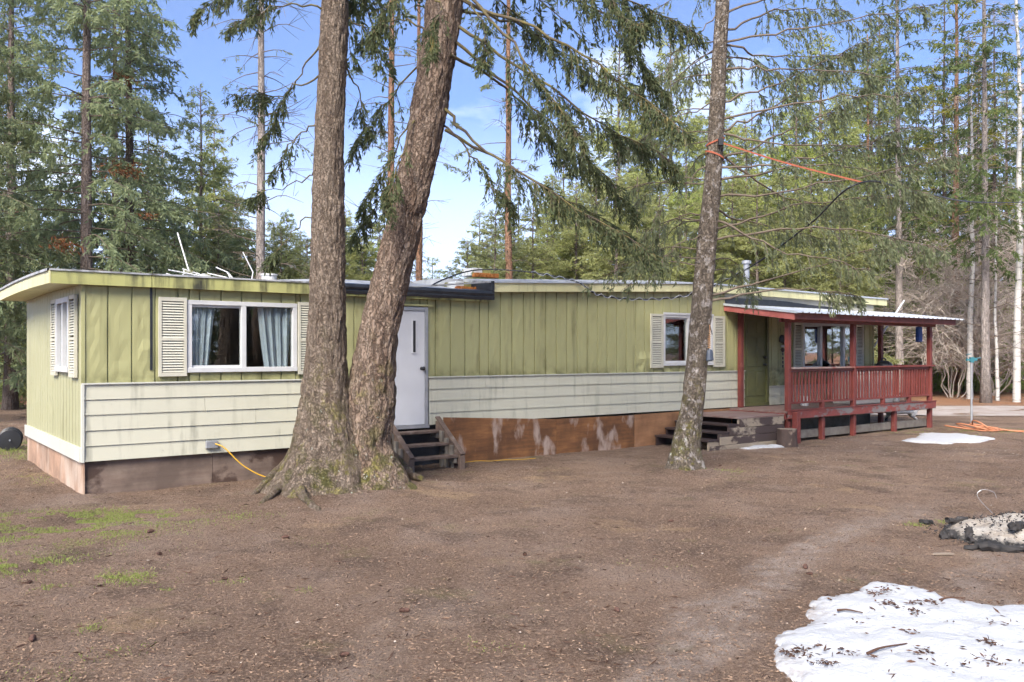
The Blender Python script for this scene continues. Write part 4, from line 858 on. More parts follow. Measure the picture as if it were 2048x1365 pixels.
sp1 = [((885, 215, 11.1), (1010, 330, 10.6), (1310, 505, 9.7)), ((905, 45, 11.1), (1120, 190, 10.8), (1350, 330, 10.4)), ((905, 80, 11.1), (1080, 230, 11.4), (1270, 425, 11.6)), ((890, 260, 11.1), (1080, 370, 11.5), (1260, 470, 12.1)), ((925, 0, 11.1), (1150, 100, 10.2), (1370, 260, 9.4)),
       ((885, 250, 11.2), (960, 330, 11.0), (1030, 430, 10.8)), ((925, -60, 11.1), (1200, -20, 11), (1400, 70, 10.6)), ((930, -100, 11.1), (1190, 20, 11.6), (1330, 190, 12)), ((915, 20, 11.2), (1060, 60, 12), (1200, 170, 13)), ((930, -20, 11), (1050, 120, 10.2), (1170, 300, 9.6)), ((900, 110, 11), (1040, 200, 12.2), (1150, 330, 13.2)), ((935, -140, 11), (1130, -60, 10), (1290, 60, 9.2)), ((920, -40, 11.2), (1010, 10, 11.8), (1100, 90, 12.2)),
       ((845, 190, 11.1), (790, 300, 11.4), (722, 430, 11.7)), ((845, 110, 11.1), (770, 210, 11.6), (705, 310, 12)), ((850, 60, 11.1), (780, 40, 11.4), (715, 90, 11.7)), ((830, 270, 11.1), (770, 380, 11.5), (705, 480, 12)), ((855, 0, 11.1), (800, -10, 10.6), (745, 70, 10.2)), ((838, 210, 11), (800, 330, 10.7), (770, 430, 10.5)), ((862, -60, 11), (760, -60, 11.2), (700, 20, 11.4)), ((870, -10, 10.9), (880, 30, 10.4), (850, 110, 10.1)), ((900, -20, 10.9), (960, 30, 10.3), (970, 130, 10)),
       ((640, 90, 11), (590, 170, 11.2), (520, 290, 11.4)), ((640, 150, 11), (560, 190, 11.3), (470, 190, 11.6)), ((645, 20, 11), (560, 10, 10.8), (455, 60, 10.5)), ((648, -40, 11), (510, -50, 10.7), (385, 40, 10.4)), ((648, -80, 11), (560, -70, 11.4), (490, 40, 11.8)), ((640, 240, 11), (590, 280, 11.1), (540, 350, 11.2)), ((690, 40, 11), (730, 60, 11.1), (760, 130, 11.2)), ((690, 130, 11), (720, 190, 11.3), (735, 280, 11.5)), ((645, 320, 11), (600, 360, 11.2), (500, 395, 11.4)), ((645, 420, 11), (600, 450, 11.1), (540, 520, 11.2))]
paths = np.array([jitter_path(rs, branch(at(*a), at(*b_), at(*c), 14), .022) for a, b_, c in sp1])
bare = np.array([.28 if a[0] > 800 and c[0] > a[0] else .3 for a, b_, c in sp1]); bare[-2:] = .8; bare[22:26] = .45; bare[0] = .45; bare[3] = .4
rbs = np.array([.024 if c[0] > 1100 else .015 for a, b_, c in sp1]); rbs[22:] = .014
(wv, wq), (lv, lq) = foliage(rs, paths, 31, .52, .2, .8, .75, 40, .075, .0085, .7, rbs, bare=bare)
limbs(tw, M['mosstwig'], M['mosstwig']); cr_ = obj('crown', np_mesh('crown', lv, lq, None, M['needle']), tw); cr_.color = (1, 1, 1, 1)
# upper crown above the picture
up = []
for k_ in range(22):
    src = A_pts if k_ % 2 else L_pts; z = rs.uniform(6.6, 9.2); f_ = np.interp(z, [p[2] for p in src], np.arange(len(src))); c = np.array([np.interp(f_, np.arange(len(src)), [p[q_] for p in src]) for q_ in range(3)])
    az = rs.rand()*2*np.pi; L_ = rs.uniform(1.5, 3.0); d_ = np.array([math.cos(az), math.sin(az), 0]); up.append(branch(c, c+d_*L_*.5+np.array([0, 0, -.05]), c+d_*L_+np.array([0, 0, -.6]), 8))
(wv, wq), (lv, lq) = foliage(rs, np.array(up), 11, .5, .2, .9, .6, 16, .11, .02, .5, .02)
limbs(tw, M['twig'], M['twig']); obj('crown', np_mesh('upper_crown', lv, lq, None, M['needle']), tw)

# --- right hand tree
rt = empty('lichened_fir_tree', tuple(TREE_B), 0, 'slender lichen mottled fir with long drooping branches beside the porch', 'tree'); rt.location = (0, 0, 0)
B_pts = [cpt(1369, 985, 13, 100), cpt(1369, 950, 13, 76), cpt(1371, 900, 13, 58), cpt(1378, 850, 13, 48), cpt(1386, 800, 13, 43), cpt(1396, 700, 13, 41), cpt(1404, 600, 13, 40), cpt(1412, 500, 13, 37), cpt(1422, 400, 13, 34), cpt(1430, 300, 13, 31), cpt(1437, 150, 13, 28), cpt(1445, 0, 13, 25), cpt(1452, -200, 13, 20), cpt(1460, -450, 13, 12)]
near_trunk('trunk', B_pts, M['bark_grey'], rt, 90, 420, .014, [(R(200), .4, .3, .25), (R(-20), .4, .25, .2), (R(270), .5, .2, .2)], 57, 1.1, .6)
sp2 = [((1450, 85, 13), (1620, 55, 12.6), (1860, 10, 12)), ((1448, 90, 13), (1560, 112, 13.5), (1740, 105, 14.2)), ((1445, 140, 13), (1570, 138, 12.8), (1800, 155, 12.3)), ((1443, 205, 13), (1570, 160, 12.9), (1770, 60, 12.8)), ((1440, 268, 13), (1560, 288, 12.7), (1870, 295, 12)), ((1440, 265, 13), (1560, 205, 13.4), (1710, 90, 14)), ((1435, 322, 13), (1600, 255, 13.3), (1750, 165, 13.6)), ((1433, 335, 13), (1580, 325, 12.6), (1810, 255, 12)), ((1430, 395, 13), (1620, 375, 12.5), (1910, 310, 11.8)), ((1428, 460, 13), (1600, 412, 13.3), (1850, 390, 13.8)), ((1424, 482, 13), (1650, 455, 12.4), (1890, 500, 11.6)), ((1424, 415, 13), (1500, 445, 13.6), (1660, 480, 14.2)),
       ((1418, 603, 13), (1560, 578, 12.7), (1722, 592, 12.3)), ((1418, 592, 13), (1600, 545, 12.8), (1800, 480, 12.5)), ((1445, 30, 13), (1600, -30, 12.6), (1800, -60, 12.2)), ((1448, 60, 13), (1560, 20, 13.6), (1680, 20, 14.2)), ((1440, 240, 13), (1640, 200, 12.2), (1840, 190, 11.4)), ((1436, 360, 13), (1680, 330, 13.2), (1880, 400, 13.2)), ((1428, 440, 13), (1560, 500, 12.5), (1740, 540, 12)), ((1436, 310, 13), (1560, 390, 13.5), (1690, 420, 14)),
       ((1422, 205, 13), (1330, 250, 12.8), (1235, 310, 12.6)), ((1414, 332, 13), (1340, 395, 12.9), (1285, 480, 12.8)), ((1428, 100, 13), (1350, 150, 13.2), (1255, 190, 13.4)), ((1408, 425, 13), (1330, 450, 13.2), (1275, 540, 13.4)), ((1432, 30, 13), (1370, 90, 12.8), (1310, 170, 12.6)), ((1416, 282, 13), (1330, 292, 13.3), (1220, 265, 13.5)), ((1410, 470, 13), (1350, 490, 12.7), (1300, 560, 12.4)), ((1432, -30, 13), (1340, 0, 13), (1250, 70, 13))]
paths = np.array([jitter_path(rs, branch(at(*a), at(*b_), at(*c), 14), .02) for a, b_, c in sp2])
bare = np.full(len(sp2), .22); bare[12] = .72; bare[13] = .8; bare[20:] = .45
(wv, wq), (lv, lq) = foliage(rs, paths, 19, .50, .15, .75, .9, 34, .08, .0095, .9, np.where(np.arange(len(sp2)) < 20, .020, .011), bare=bare)
limbs(rt, M['twig'], M['twig']); obj('crown', np_mesh('crown', lv, lq, None, M['needle_grey']), rt)
up = []
for k_ in range(34):
    z = rs.uniform(2.9, 10.2); src = B_pts; c = np.array([np.interp(z, [p[2] for p in src], [p[q_] for p in src]) for q_ in range(3)]); az = rs.uniform(.15, .85)*np.pi if z < 7 else rs.rand()*2*np.pi
    L_ = rs.uniform(1.2, 2.6); d_ = np.array([math.cos(az), math.sin(az), 0]); up.append(branch(c, c+d_*L_*.5+np.array([0, 0, .1]), c+d_*L_+np.array([0, 0, -.3]), 8))
(wv, wq), (lv, lq) = foliage(rs, np.array(up), 11, .48, .25, .8, .9, 22, .085, .011, .8, .012)
limbs(rt, M['twig'], M['twig']); obj('crown', np_mesh('far_side_crown', lv, lq, None, M['needle_grey']), rt)
# strap rings and the chime on this trunk
for z, tilt in ((at(1430, 285, 13)[2], .05), (at(1430, 312, 13)[2], -.06)):
    c = np.array([np.interp(z, [p[2] for p in B_pts], [p[q_] for p in B_pts]) for q_ in range(4)]); th = np.linspace(0, 2*np.pi, 25)
    V = []
    for a in th:
        x, y = c[0]+(c[3]+.022)*math.cos(a), c[1]+(c[3]+.022)*math.sin(a); zz = z+tilt*math.cos(a)
        V += [(x-ts[0], y-ts[1], zz-.014-ts[2]), (x-ts[0], y-ts[1], zz+.014-ts[2])]
    obj('loop', np_mesh('loop', V, [(i_*2, i_*2+2, i_*2+3, i_*2+1) for i_ in range(24)], None, M['orange']), ob)
cc = at(1417, 640, 12.9); ch = empty('wind_chime', tuple(cc), 0, 'beaded chime with slate blue bell hanging on the right tree trunk', 'wind chime')
mb = MB()
for k_ in range(11):
    for s_ in (-1, 1):
        z = -.09-k_*.032; x = .006+s_*.013; mb.tube([(x, 0, z-.013), (x, 0, z-.007), (x, 0, z+.007), (x, 0, z+.013)], [.004, .012, .012, .004], 7)
mb.build('beads', M['rustbead'], ch); MB().bar((0, 0, .0), (.006, 0, -.45), .008).bar((.02, 0, -.08), (.055, .0, -.22), .012).build('cord', M['black'], ch)
MB().tube([(.012, 0, -.44), (.012, 0, -.45), (.012, 0, -.50), (.012, 0, -.60), (.012, 0, -.615)], [.02, .045, .055, .065, .03], 9).build('bell', M['slate'], ch)
MB().bar((0, .0, -.0), (-.06, .06, .03), .012).build('hook', M['black'], ch)

# --- background conifers: prototypes, then copies
def trunk_mesh(name, H, r0, mat, bend=.1, seed=0, n=9, K=14, r1=.12):
    rs_ = np.random.RandomState(seed); z = np.linspace(-.3, H, K); x = bend*np.cumsum(rs_.normal(size=K))*.12; y = bend*np.cumsum(rs_.normal(size=K))*.12; x -= x[0]; y -= y[0]
    rad = r0*(1-(1-r1)*np.linspace(0, 1, K)**.9); rad[0] *= 1.35; rad[1] *= 1.04; P = np.stack([x, y, z], 1); V, Q, T = tube_np(P, rad, n); return np_mesh(name, V, Q, T, mat, True), P
def proto(name, seed, H, r0, base, Lm, nb, bark_m, leaf_m, twig_n=9, twig_l=.6, sp_n=12, sp_l=.2, sp_w=.035, droop=.5, hang=.3, el=(-.35, .35), shape=.75, dead=0, gap=0., t0=.2, spread=.9):
    rs_ = np.random.RandomState(seed); tm, P = trunk_mesh(name+'_trunk', H, r0, bark_m, .12, seed)
    zz = base+(H-base)*np.sort(rs_.rand(nb))**1.0; br = []
    for k_, z in enumerate(zz):
        if rs_.rand() < gap: continue
        f_ = (z-base)/(H-base); L_ = Lm*(1-f_)**shape*rs_.uniform(.6, 1.15)+.15
        if f_ < .15: L_ *= .55+3*f_
        az = k_*2.4+rs_.normal()*.4; c = np.array([np.interp(z, P[:, 2], P[:, 0]), np.interp(z, P[:, 2], P[:, 1]), z]); e_ = el[0]+(el[1]-el[0])*f_; d_ = np.array([math.cos(az), math.sin(az), 0])
        br.append(branch(c, c+d_*L_*.5+np.array([0, 0, L_*(.5*e_+.06)]), c+d_*L_+np.array([0, 0, L_*(e_-.04)]), 6))
    (wv, wq), (lv, lq) = foliage(rs_, np.array(br), twig_n, twig_l, t0, spread, droop, sp_n, sp_l, sp_w, hang, r0*.11, wood=False)
    if dead:
        for k_ in range(dead):
            z = rs_.uniform(base*.25, base+.4*(H-base)); az = rs_.rand()*6.28; L_ = rs_.uniform(.5, 1.7); d_ = np.array([math.cos(az), math.sin(az), 0]); c = np.array([np.interp(z, P[:, 2], P[:, 0]), np.interp(z, P[:, 2], P[:, 1]), z])
            V, Q, _ = tube_np(branch(c, c+d_*L_*.5+np.array([0, 0, .12*L_]), c+d_*L_+np.array([0, 0, rs_.uniform(-.2, .4)*L_]), 6), np.linspace(.018, .005, 6), 4, False); wq = np.vstack([wq, Q+len(wv)]); wv = np.vstack([wv, V])
            for s_ in range(3):
                q_ = c+d_*L_*rs_.uniform(.4, .9)+np.array([0, 0, .08*L_]); e_ = q_+(d_+rs_.normal(size=3)*.7)*L_*.35; V, Q, _ = tube_np(np.array([q_, (q_+e_)/2, e_]), [.007, .006, .003], 3, False); wq = np.vstack([wq, Q+len(wv)]); wv = np.vstack([wv, V])
    return dict(trunk=tm, branches=np_mesh(name+'_branches', wv, wq, None, M['twig']), crown=np_mesh(name+'_crown', lv, lq, None, leaf_m))
PR = {}
PR['fir'] = proto('fir', 1, 19, .21, 1.6, 3.4, 165, M['bark_back'], M['needle_grey'], 9, .75, 30, .15, .022, .5, .35)
PR['fir2'] = proto('fir2', 2, 17, .19, 2.2, 2.8, 140, M['bark_dark'], M['needle_grey'], 9.5, .7, 28, .15, .021, .65, .5, gap=.08)
PR['light'] = proto('light', 3, 13, .16, .8, 2.9, 150, M['bark_back'], M['needle_light'], 10.5, .7, 28, .15, .022, .4, .2, el=(-.25, .55))
PR['light2'] = proto('light2', 4, 11, .14, .5, 2.6, 135, M['bark_back'], M['needle_light'], 11.5, .65, 28, .15, .022, .35, .15, el=(-.15, .6))
PR['pine'] = proto('pine', 5, 21, .17, 6.0, 1.5, 46, M['bark_pale'], M['needle_grey'], 5, .35, 14, .11, .016, .4, .5, dead=60, gap=.25, t0=.5)
PR['redpine'] = proto('redpine', 6, 22, .17, 7.5, 2.0, 48, M['bark_red'], M['needle_grey'], 7, .5, 20, .14, .02, .3, .3, dead=30, gap=.2, t0=.45)
PR['yellow'] = proto('yellow', 7, 19, .20, 5.0, 2.7, 95, M['bark_red'], M['needle_yellow'], 7, .5, 22, .16, .023, .1, .0, el=(.0, .5), dead=20, gap=.1, t0=.4)
PR['young'] = proto('young', 8, 6.0, .07, .3, 1.9, 80, M['bark_dark'], M['needle_light'], 12, .5, 22, .12, .018, .3, .15, el=(-.2, .4))
PR['dark'] = proto('dark', 9, 20, .17, 5.0, 2.4, 105, M['bark_dark'], M['needle'], 8, .65, 25, .15, .022, .5, .4, dead=30)
print('TRI', sum(len(p[k].polygons)*2 for p in PR.values() for k in p))
# birch and bare brush
def bare_tree(name, seed, H, r0, mat, twm, nb, Lm, b0, lean=.25, stems=1, twigs=7, r1=.18):
    rs_ = np.random.RandomState(seed); TV, TQ, WV, WQ = [], [], [], []; tn = wn_ = 0
    for s_ in range(stems):
        K = 16; z = np.linspace(-.2, H*rs_.uniform(.75, 1.05), K); a0 = rs_.rand()*6.28; sp0 = 0 if stems == 1 else rs_.uniform(.12, .5)
        x = np.cumsum(rs_.normal(size=K))*.05*lean+z*sp0*math.cos(a0); y = np.cumsum(rs_.normal(size=K))*.05*lean+z*sp0*math.sin(a0); x -= x[0]; y -= y[0]
        P = np.stack([x, y, z], 1); V, Q, T = tube_np(P, r0*(1-(1-r1)*np.linspace(0, 1, K)), 8, False); TV.append(V); TQ.append(Q+tn); tn += len(V)
        for k_ in range(nb):
            f_ = rs_.uniform(b0, .98); i_ = f_*(K-1); c = np.array([np.interp(i_, np.arange(K), P[:, q_]) for q_ in range(3)]); az = rs_.rand()*6.28; L_ = Lm*rs_.uniform(.4, 1.1)*(1.1-.6*f_); d_ = np.array([math.cos(az), math.sin(az), 0])
            bp_ = branch(c, c+d_*L_*.5+np.array([0, 0, L_*.3]), c+d_*L_+np.array([0, 0, L_*rs_.uniform(-.1, .7)]), 7); V, Q, _ = tube_np(bp_, np.linspace(.014, .004, 7), 4, False); WV.append(V); WQ.append(Q+wn_); wn_ += len(V)
            for q_ in range(twigs):
                c2 = bp_[rs_.randint(1, 7)]; e_ = c2+(d_+rs_.normal(size=3)*.8+np.array([0, 0, -.1]))*L_*rs_.uniform(.15, .4); m_ = (c2+e_)/2+np.array([0, 0, .04]); V, Q, _ = tube_np(np.array([c2, m_, e_]), [.006, .005, .003], 3, False); WV.append(V); WQ.append(Q+wn_); wn_ += len(V)
                for r_ in range(2):
                    e2 = m_+(d_+rs_.normal(size=3))*L_*.16; V, Q, _ = tube_np(np.array([m_, (m_+e2)/2, e2]), [.004, .004, .002], 3, False); WV.append(V); WQ.append(Q+wn_); wn_ += len(V)
    return dict(trunk=np_mesh(name+'_trunk', np.vstack(TV), np.vstack(TQ), None, mat, True), branches=np_mesh(name+'_branches', np.vstack(WV), np.vstack(WQ), None, twm))
PR['birch'] = bare_tree('birch', 21, 17, .125, M['birch'], M['paletwig'], 42, 2.4, .25, .5)
PR['birch2'] = bare_tree('birch2', 24, 19, .15, M['birch'], M['paletwig'], 46, 2.6, .3, .6)
PR['bush'] = bare_tree('bush', 22, 4.6, .016, M['paletwig'], M['paletwig'], 22, 1.6, .2, 1.5, stems=9, twigs=7)
PR['bush2'] = bare_tree('bush2', 25, 3.4, .013, M['paletwig'], M['paletwig'], 18, 1.5, .15, 1.5, stems=10, twigs=7)
PR['pole'] = bare_tree('pole', 26, 9, .055, M['bark_pale'], M['twig'], 26, .8, .2, .5, twigs=4)
NAME = dict(fir='fir_tree', fir2='fir_tree', light='larch_tree', light2='larch_tree', pine='pine_tree', redpine='pine_tree', yellow='pine_tree', young='young_fir_tree', dark='fir_tree', birch='birch_tree', birch2='birch_tree', bush='bare_shrub', bush2='bare_shrub', pole='dead_sapling')
def plant(kind, x, d, s=1., col=(1, 1, 1), label=None, group=None, rz=None, sxy=1., trunk=None):
    px_ = (x-1024)/1742*d; p = PR[kind]; r_ = (x*7.13+d*3.7) % 6.28 if rz is None else rz
    t_ = empty(NAME[kind], (px_, d, gh(px_, d)-.03), r_, label, 'shrub' if 'shrub' in NAME[kind] else 'tree', group); t_.scale = (s*sxy, s*sxy, s)
    for nm in ('trunk', 'branches', 'crown'):
        if nm in p:
            o_ = obj(nm, p[nm], t_); o_.color = (*col, 1)
            if nm != 'trunk': o_['kind'] = 'stuff'
            if nm == 'trunk' and trunk: o_.material_slots[0].link = 'OBJECT'; o_.material_slots[0].material = M[trunk]
    return t_
for x_, d_, s_, lb_ in ((1240, 41, 1.25, 'tall bright larch in the middle of the gap left of the right tree'), (1130, 44, .95, 'larch beside the orange barked pine above the right roof'), (1340, 41, 1.3, 'tall larch whose crown shows just left of the right trunk'), (1440, 46, 1.35, 'tall larch whose crown shows just right of the right trunk'), (1640, 41, 1.3, 'tall bright larch over the middle of the porch roof'), (960, 46, .72, 'small larch at the right side of the sky gap'), (430, 40, .95, 'larch behind the thin bare pine'), (690, 44, .7, 'larch right behind the straight trunk')): plant('light', x_, d_, s_, (1.3, 1.3, 1.0), lb_)
GB = 'firs and larches of the woods behind the home'
# left
plant('fir', 175, 24, 1.0, (1.3, 1.35, 1.35), 'tall full fir with grey trunk above the left end of the roof')
plant('fir2', 262, 26.5, 1.05, (1.2, 1.25, 1.25), 'dark trunked fir just right of the tall full fir above the left roof')
plant('fir', 228, 30, .9, (1.2, 1.25, 1.0), 'fir standing behind and between the two left firs')
plant('fir', 20, 27, .95, (1.4, 1.45, 1.4), 'fir at the left edge of the photo behind the home')
plant('fir2', -70, 22, .9, (1.1, 1.1, 1.1), 'fir just outside the left edge whose boughs reach into view')
plant('pine', 520, 25, 1.0, (1, 1, .9), 'thin straight pine with bare branches rising left of the twin trunks')
plant('light', 400, 33, .92, (.95, 1, .85), 'slim larch with thin crown between the firs and the bare pine')
plant('light2', 470, 36, .75, (1.25, 1.2, 1.0), 'low bright larch behind the fallen roof antenna')
plant('light2', 350, 30, .62, (1.2, 1.25, .9), 'low pale larch below the left firs at the roof line')
plant('light2', 572, 38, .72, (1.1, 1.15, .9), 'small larch close to the left side of the twin trunks')
plant('light', 730, 36, .62, (1.25, 1.3, .95), 'pale larch seen between the twin trunks')
plant('redpine', 781, 29, 1.05, (1, 1, 1), 'thin orange barked pine seen between the twin trunks')
plant('redpine', 838, 34, 1., (1, 1, .9), 'pine just behind the leaning trunk')
plant('redpine', 1018, 31, 1.0, (1, 1, .9), 'orange barked pine right of the leaning trunk', trunk='bark_red')
plant('young', 880, 33, .82, (1, 1.1, .9), 'small fir beside the leaning trunk at the roof line')
plant('light2', 1010, 37, .66, (1.15, 1.25, 1.0), 'round pale larch behind the two roof vents')
plant('light2', 1095, 36, .70, (1.4, 1.4, 1.0), 'bright low larch in the middle above the right roof')
plant('light', 1180, 40, .83, (1.35, 1.3, .95), 'broad bright larch left of the right tree')
plant('light', 1290, 43, 1.05, (1.4, 1.4, 1.0), 'tall bright larch just left of the right tree')
plant('light', 1370, 37, .85, (1.3, 1.35, .9), 'bright larch hidden behind the right trunk')
plant('light', 1490, 42, 1.0, (1.3, 1.3, .95), 'tall pale larch right of the right trunk')
plant('light', 1590, 39, 1.1, (1.3, 1.35, .8), 'bright larch above the porch roof')
plant('fir2', 1545, 46, .9, (1.3, 1.4, 1.0), 'greyish fir behind the porch larches')
plant('light', 1690, 44, 1.15, (1.25, 1.3, .8), 'larch above the right half of the porch roof')
plant('dark', 1800, 33, 1.0, (1.5, 1.5, 1.2), 'grey trunked fir seen between the porch posts', trunk='bark_pale')
plant('yellow', 1912, 37, 1.05, (1, 1, 1), 'yellow green pine with orange trunk at the upper right')
plant('yellow', 1735, 47, 1., (.9, 1, .9), 'yellowish pine far behind the porch')
plant('birch', 1940, 33.5, 1.0, label='slim white birch nearest the sprinkler', rz=.4)
plant('birch2', 2033, 31.5, .95, label='thick white birch at the right edge of the photo', rz=2.2)
plant('birch', 1995, 32.5, .6, label='small forked birch between the two white birches', rz=4)
plant('dark', 1972, 31, 1.0, (1.3, 1.4, 1.1), 'stout grey conifer trunk between the white birches', trunk='bark_pale')
plant('bush', 1905, 34.5, 1.5, label='pale bare shrub spreading left of the slim birch')
plant('bush2', 1980, 35.5, 2.0, label='pale bare shrub between the birches')
plant('bush', 1560, 37, 1.05, label='pale bare shrub behind the stove pipe')
plant('bush', 1860, 39, 1.5, label='grey bare shrub right of the porch roof')
plant('bush2', 1390, 36, 1.2, label='grey bare shrub behind the right trunk at the roof line')
plant('light', 2085, 41, .95, (1.2, 1.25, .8), 'larch at the right edge behind the thick birch')
plant('young', 2062, 38, .9, (1.3, 1.4, .8), 'young bright fir under the thick birch at the right edge')
plant('young', 1905, 39, 1.1, (1.0, 1.15, .7), 'young fir right of the last porch post'); plant('young', 1850, 37, 1.0, (1, 1.15, .7), 'young fir behind the last porch post'); plant('young', 1770, 40, 1.1, (.9, 1, .7), 'young fir between the porch posts')
# far wood: individuals that the photograph does not let one tell apart
rf = np.random.RandomState(77)
FL = 'conifer of the far wood showing between nearer trees'; FG = 'far conifers of the wood behind'
for k_ in range(38):
    x = -140+k_*60+rf.uniform(-28, 28); d = rf.uniform(46, 62)
    if 850 < x < 960 or 560 < x < 620: continue
    kd = ['light', 'fir2', 'light', 'fir', 'dark', 'light2'][rf.randint(6)]
    if x > 1740: kd = ['dark', 'fir2', 'fir'][rf.randint(3)]
    big = 1. if (x < 330 or x > 1450) else .55
    plant(kd, x, d, big*rf.uniform(.85, 1.15), tuple(rf.uniform(1.0, 1.45)*np.array([1.05, 1.05, .9])), FL, FG)
for k_ in range(16):
    x = 1790+k_*20+rf.uniform(-8, 8); d = rf.uniform(38, 58)
    plant('dark' if k_ % 3 else 'pole', x, d, rf.uniform(.7, 1.0), (1, 1.1, .9), 'slender dark trunk in the shaded wood behind the drive', 'dark trunks in the wood behind the drive')
for k_ in range(9):
    x = -90+k_*17+rf.uniform(-6, 6); d = rf.uniform(24, 44)
    plant('dark' if k_ % 2 else 'pole', x, d, rf.uniform(.7, 1.0), (1.2, 1.2, 1), 'slender trunk in the wood left of the end wall', 'trunks in the wood left of the end wall')
for k_ in range(7): plant('young', -80+k_*24, rf.uniform(26, 38), rf.uniform(.6, 1.0), (1, 1.1, .8), 'young fir in the undergrowth left of the end wall', 'young firs left of the end wall')
for k_ in range(12): plant('young', 1780+k_*27, rf.uniform(37, 46), rf.uniform(.6, 1.15), (1, 1.15, .7), 'young fir in the undergrowth behind the drive', 'young firs behind the drive')
for k_ in range(16): plant('young', 330+k_*88+rf.uniform(-20, 20), rf.uniform(36, 48), rf.uniform(.75, 1.15), tuple(rf.uniform(1.1, 1.5)*np.array([1., 1.05, .8])), 'young fir low behind the roof line', 'young firs behind the roof line')
for x_, yt_, lb_ in ((560, 455, 'bright larch left of the straight trunk at the roof line'), (612, 475, 'bright larch touching the left side of the straight trunk'), (935, 480, 'bright larch low in the sky gap above the vents'), (990, 420, 'bright larch just left of the orange barked pine'), (435, 420, 'bright larch between the left firs and the thin pine')): plant('light2', x_, 32, (CAMZ+(705-yt_)/1742*32)/11, (1, 1, .95), lb_, sxy=1.3)
for k_, x in enumerate((405, 452, 498, 548, 602, 690, 722, 758, 985, 1030, 1068, 1108, 1150, 1195, 1235, 1275, 1318, 1362, 1420, 1465, 1515, 1570, 1625, 1680)):
    d = rf.uniform(31, 38); yt = rf.uniform(430, 510) if x < 800 else (rf.uniform(400, 470) if x < 1100 else rf.uniform(300, 420)); hgt_ = CAMZ+(705-yt)/1742*d; kd = 'light2' if k_ % 2 else 'light'
    plant(kd, x, d, hgt_/(11 if k_ % 2 else 13), tuple(rf.uniform(.95, 1.25)*np.array([1.05, 1.02, .85])), 'bright bushy larch filling the gap above the roof line', 'bright larches above the roof line', sxy=1.25)
# bare twiggy saplings in the sky gap
for x, d, s in ((890, 52, .75), (915, 50, .7), (945, 54, .8), (870, 56, .7)): plant('pole', x, d, s, label='thin bare sapling in the sky gap right of the leaning trunk', group='bare saplings in the sky gap')
# russet dead boughs caught in the left firs
for k_, (x, y, d_, n_, r_) in enumerate(((128, 490, 22.4, 130, .16), (245, 340, 24.2, 170, .2), (246, 158, 24.4, 90, .16), (38, 425, 25, 60, .12), (290, 430, 24.5, 60, .12))):
    c = at(x, y, d_); p = c+rs.normal(size=(n_, 3))*np.array([r_*1.3, r_, r_*.5]); V, Q = sprays(rs, p, rs.normal(size=(n_, 3))+np.array([.6, 0, -.5]), .16*rs.uniform(.6, 1.4, n_), .018*rs.uniform(.6, 1.3, n_))
    db = obj('dead_bough', np_mesh('dead_bough', V, Q, None, M['deadneedle'])); db.color = (1, 1, 1, 1); tag(db, ['russet dead bough low in the left firs', 'tan and russet dead bough in the middle of the left firs', 'small russet dead bough high in the left firs', 'dead russet tuft at the left edge of the photo', 'faint russet tuft right of the left firs'][k_], 'bough', kind='stuff')
# woods on the near side of the yard: seen mirrored in the window panes
rm = np.random.RandomState(9)
for k_ in range(30):
    a = R(-52+k_*2.8); d_ = rm.uniform(27, 40); x, y = 4+d_*math.cos(a), 8+d_*math.sin(a)
    if abs(math.atan2(x, y)) < R(41) and y > 0: continue
    kd = ['fir', 'light', 'young', 'fir2', 'light2', 'young'][k_ % 6]
    t_ = plant(kd, 1024, 5, rm.uniform(.8, 1.1), (1, 1, 1), 'tree of the near woods seen only mirrored in the window panes', 'near woods mirrored in the window panes', rz=k_*1.3); t_.location = (x, y, -.05)

# ------------------------------------------------------------------ snow, ash heap, litter, grass, dog
rs = np.random.RandomState(5)
def poly_sd(px, py, poly):
    poly = np.asarray(poly); d = np.full(px.shape, 1e9); ins = np.zeros(px.shape, bool); n = len(poly)
    for i_ in range(n):
        a, b_ = poly[i_], poly[(i_+1) % n]; e_ = b_-a; w0, w1 = px-a[0], py-a[1]; t_ = np.clip((w0*e_[0]+w1*e_[1])/(e_@e_), 0, 1); d = np.minimum(d, (w0-t_*e_[0])**2+(w1-t_*e_[1])**2)
        c1 = (a[1] <= py) != (b_[1] <= py); xi = a[0]+(py-a[1])/(e_[1]+1e-12)*e_[0]; ins ^= c1 & (px < xi)
    return np.sqrt(d)*np.where(ins, 1, -1)
m, t, b, o = newmat('old_snow'); v = coords(t, 'world'); col = mixc(t, ramp(t, noise(t, v, 7, 6, .65), .56, .74), (.47, .48, .50), (.36, .355, .35)); col = mixc(t, mul(t, ramp(t, noise(t, v, 60, 4, .7), .66, .74), .6), col, (.2, .15, .12))
rim = N(t, 'ShaderNodeAttribute', attribute_name='rim').outputs['Fac']; col = mixc(t, mul(t, mul(t, rim, ramp(t, noise(t, v, 16, 6, .75), .40, .6)), .75), col, (.24, .19, .155))
t.links.new(col, b.inputs['Base Color']); b.inputs['Roughness'].default_value = .6; b.inputs['Subsurface Weight'].default_value = .0; bump(t, b, noise(t, v, 24, 5, .65), .55, .03); M['snow'] = m
